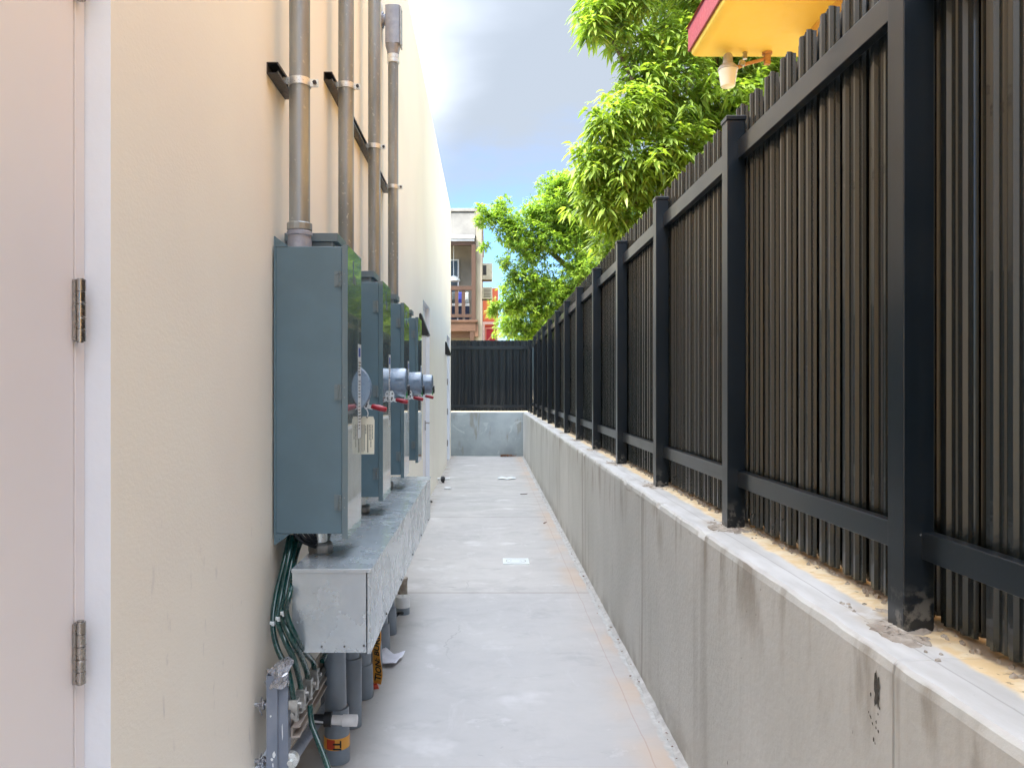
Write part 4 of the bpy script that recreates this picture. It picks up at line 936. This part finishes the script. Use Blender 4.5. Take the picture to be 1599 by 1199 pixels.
lob = [(938, 8, 9.0, 38), (925, 40, 8.9, 20), (985, -5, 9.2, 48), (960, 50, 9.1, 26), (1000, 68, 9.1, 24), (1075, 5, 9.6, 52), (1062, 62, 9.3, 44), (1140, 60, 9.9, 70), (1010, 118, 9.2, 42), (985, 172, 9.0, 48),
       (945, 190, 8.8, 34), (1060, 150, 9.4, 70), (1140, 170, 9.8, 72), (1200, 130, 10.2, 60), (1195, 60, 10.4, 50), (928, 255, 9.0, 40), (985, 255, 9.1, 60), (1060, 240, 9.3, 64), (925, 312, 9.1, 38), (980, 330, 9.3, 52),
       (1045, 300, 9.4, 58), (1010, 370, 9.6, 45), (965, 385, 9.7, 40), (1120, 250, 9.9, 60), (960, -90, 9.4, 80), (1080, -110, 9.8, 110), (1200, -90, 10.5, 110), (1040, 30, 10.6, 30), (1300, 60, 10.6, 100), (1180, 240, 10.4, 60), (1240, 170, 10.6, 60)]
cs, ds = fill(lob, 600, 3)
M_mango = leaf_mat('mango_leaf', (.055, .12, .022), (.38, .48, .10), 1.9)
crown('crown', M_mango, mg, cs, ds, .17, .044, 10, .62, 5)
limbs(mg, (2.9, 9.9, .93), [(2.75, 9.9, 2.8), at(940, 30, 9.1), at(1020, 20, 9.4), at(1000, 150, 9.3), at(950, 280, 9.2), at(1120, 60, 9.9), at(1080, -100, 9.9), at(1200, 20, 10.4), at(1040, 40, 9.5)], .16, 2)
st2 = thing('broadleaf_tree', (2.6, 19.6, .93), 'bright small-leaved tree leaning over the far end fence', 'tree')
lob = [(768, 340, 18.6, 16), (752, 345, 18.4, 9), (782, 322, 18.8, 14), (800, 352, 18.8, 26), (812, 372, 18.8, 28), (840, 330, 19, 26), (866, 292, 19.2, 24), (888, 300, 19.4, 30), (868, 335, 19.2, 34), (905, 345, 19.6, 40), (830, 398, 19, 24), (850, 372, 19, 30),
       (806, 432, 18.9, 18), (830, 445, 19, 26), (858, 450, 19.2, 34), (812, 470, 19.2, 26), (845, 485, 19.4, 32), (880, 470, 19.6, 34), (905, 440, 20, 26), (800, 505, 19.8, 22), (828, 515, 19.8, 26), (860, 515, 19.8, 30), (800, 478, 19, 16), (775, 478, 18.8, 11), (789, 452, 18.8, 9), (768, 488, 18.8, 7), (905, 500, 20, 40),
       (790, 410, 18.7, 10), (930, 380, 20.2, 50), (945, 450, 20.4, 50), (940, 300, 20.2, 50), (756, 385, 18.5, 6), (990, 360, 20.6, 60), (750, 325, 18.4, 6)]
lob = [(a, b, c, r * 1.18 + 2) for a, b, c, r in lob]; lob += [(884, 305, 19.2, 36), (900, 350, 19.3, 40), (896, 282, 19.3, 26), (912, 320, 19.4, 34), (905, 415, 19.0, 34), (880, 385, 18.9, 20), (925, 470, 19.6, 40), (895, 365, 19.2, 30)]; cs, ds = fill(lob, 800, 9, .3)
M_leaf2 = leaf_mat('small_leaf', (.05, .125, .025), (.34, .46, .085), 1.9)
crown('crown', M_leaf2, st2, cs, ds, .12, .036, 10, .3, 6, 1.3)
limbs(st2, (2.9, 19.8, .93), [at(915, 440, 19.8), at(853, 383, 19.1), at(790, 345, 18.8), at(870, 300, 19.3), at(840, 470, 19.3), at(815, 505, 19.7), at(930, 350, 20.2), at(905, 385, 19.6)], .12, 4)
bh = thing('leafy_bush', (.9, 21.5, .93), 'low sunlit bush just above the far end fence', 'bush')
lob = [(785, 520, 21, 16), (800, 505, 21.4, 18), (822, 518, 21.4, 22), (848, 522, 21.5, 22), (875, 520, 21.6, 24), (905, 515, 21.8, 30)]
cs, ds = fill(lob, 300, 19, .4); crown('foliage', M_leaf2, bh, cs, ds, .14, .05, 10, .2, 8, 1.3)
mb = MB()
for x in (.45, .9, 1.4, 2.0): mb.tube(smooth_path([(x, 21.5, .93), (x + .05, 21.5, 1.8), (x - .05, 21.4, 2.7)], 4), .03, 7)
obj('stems', mb, M_bark, bh)
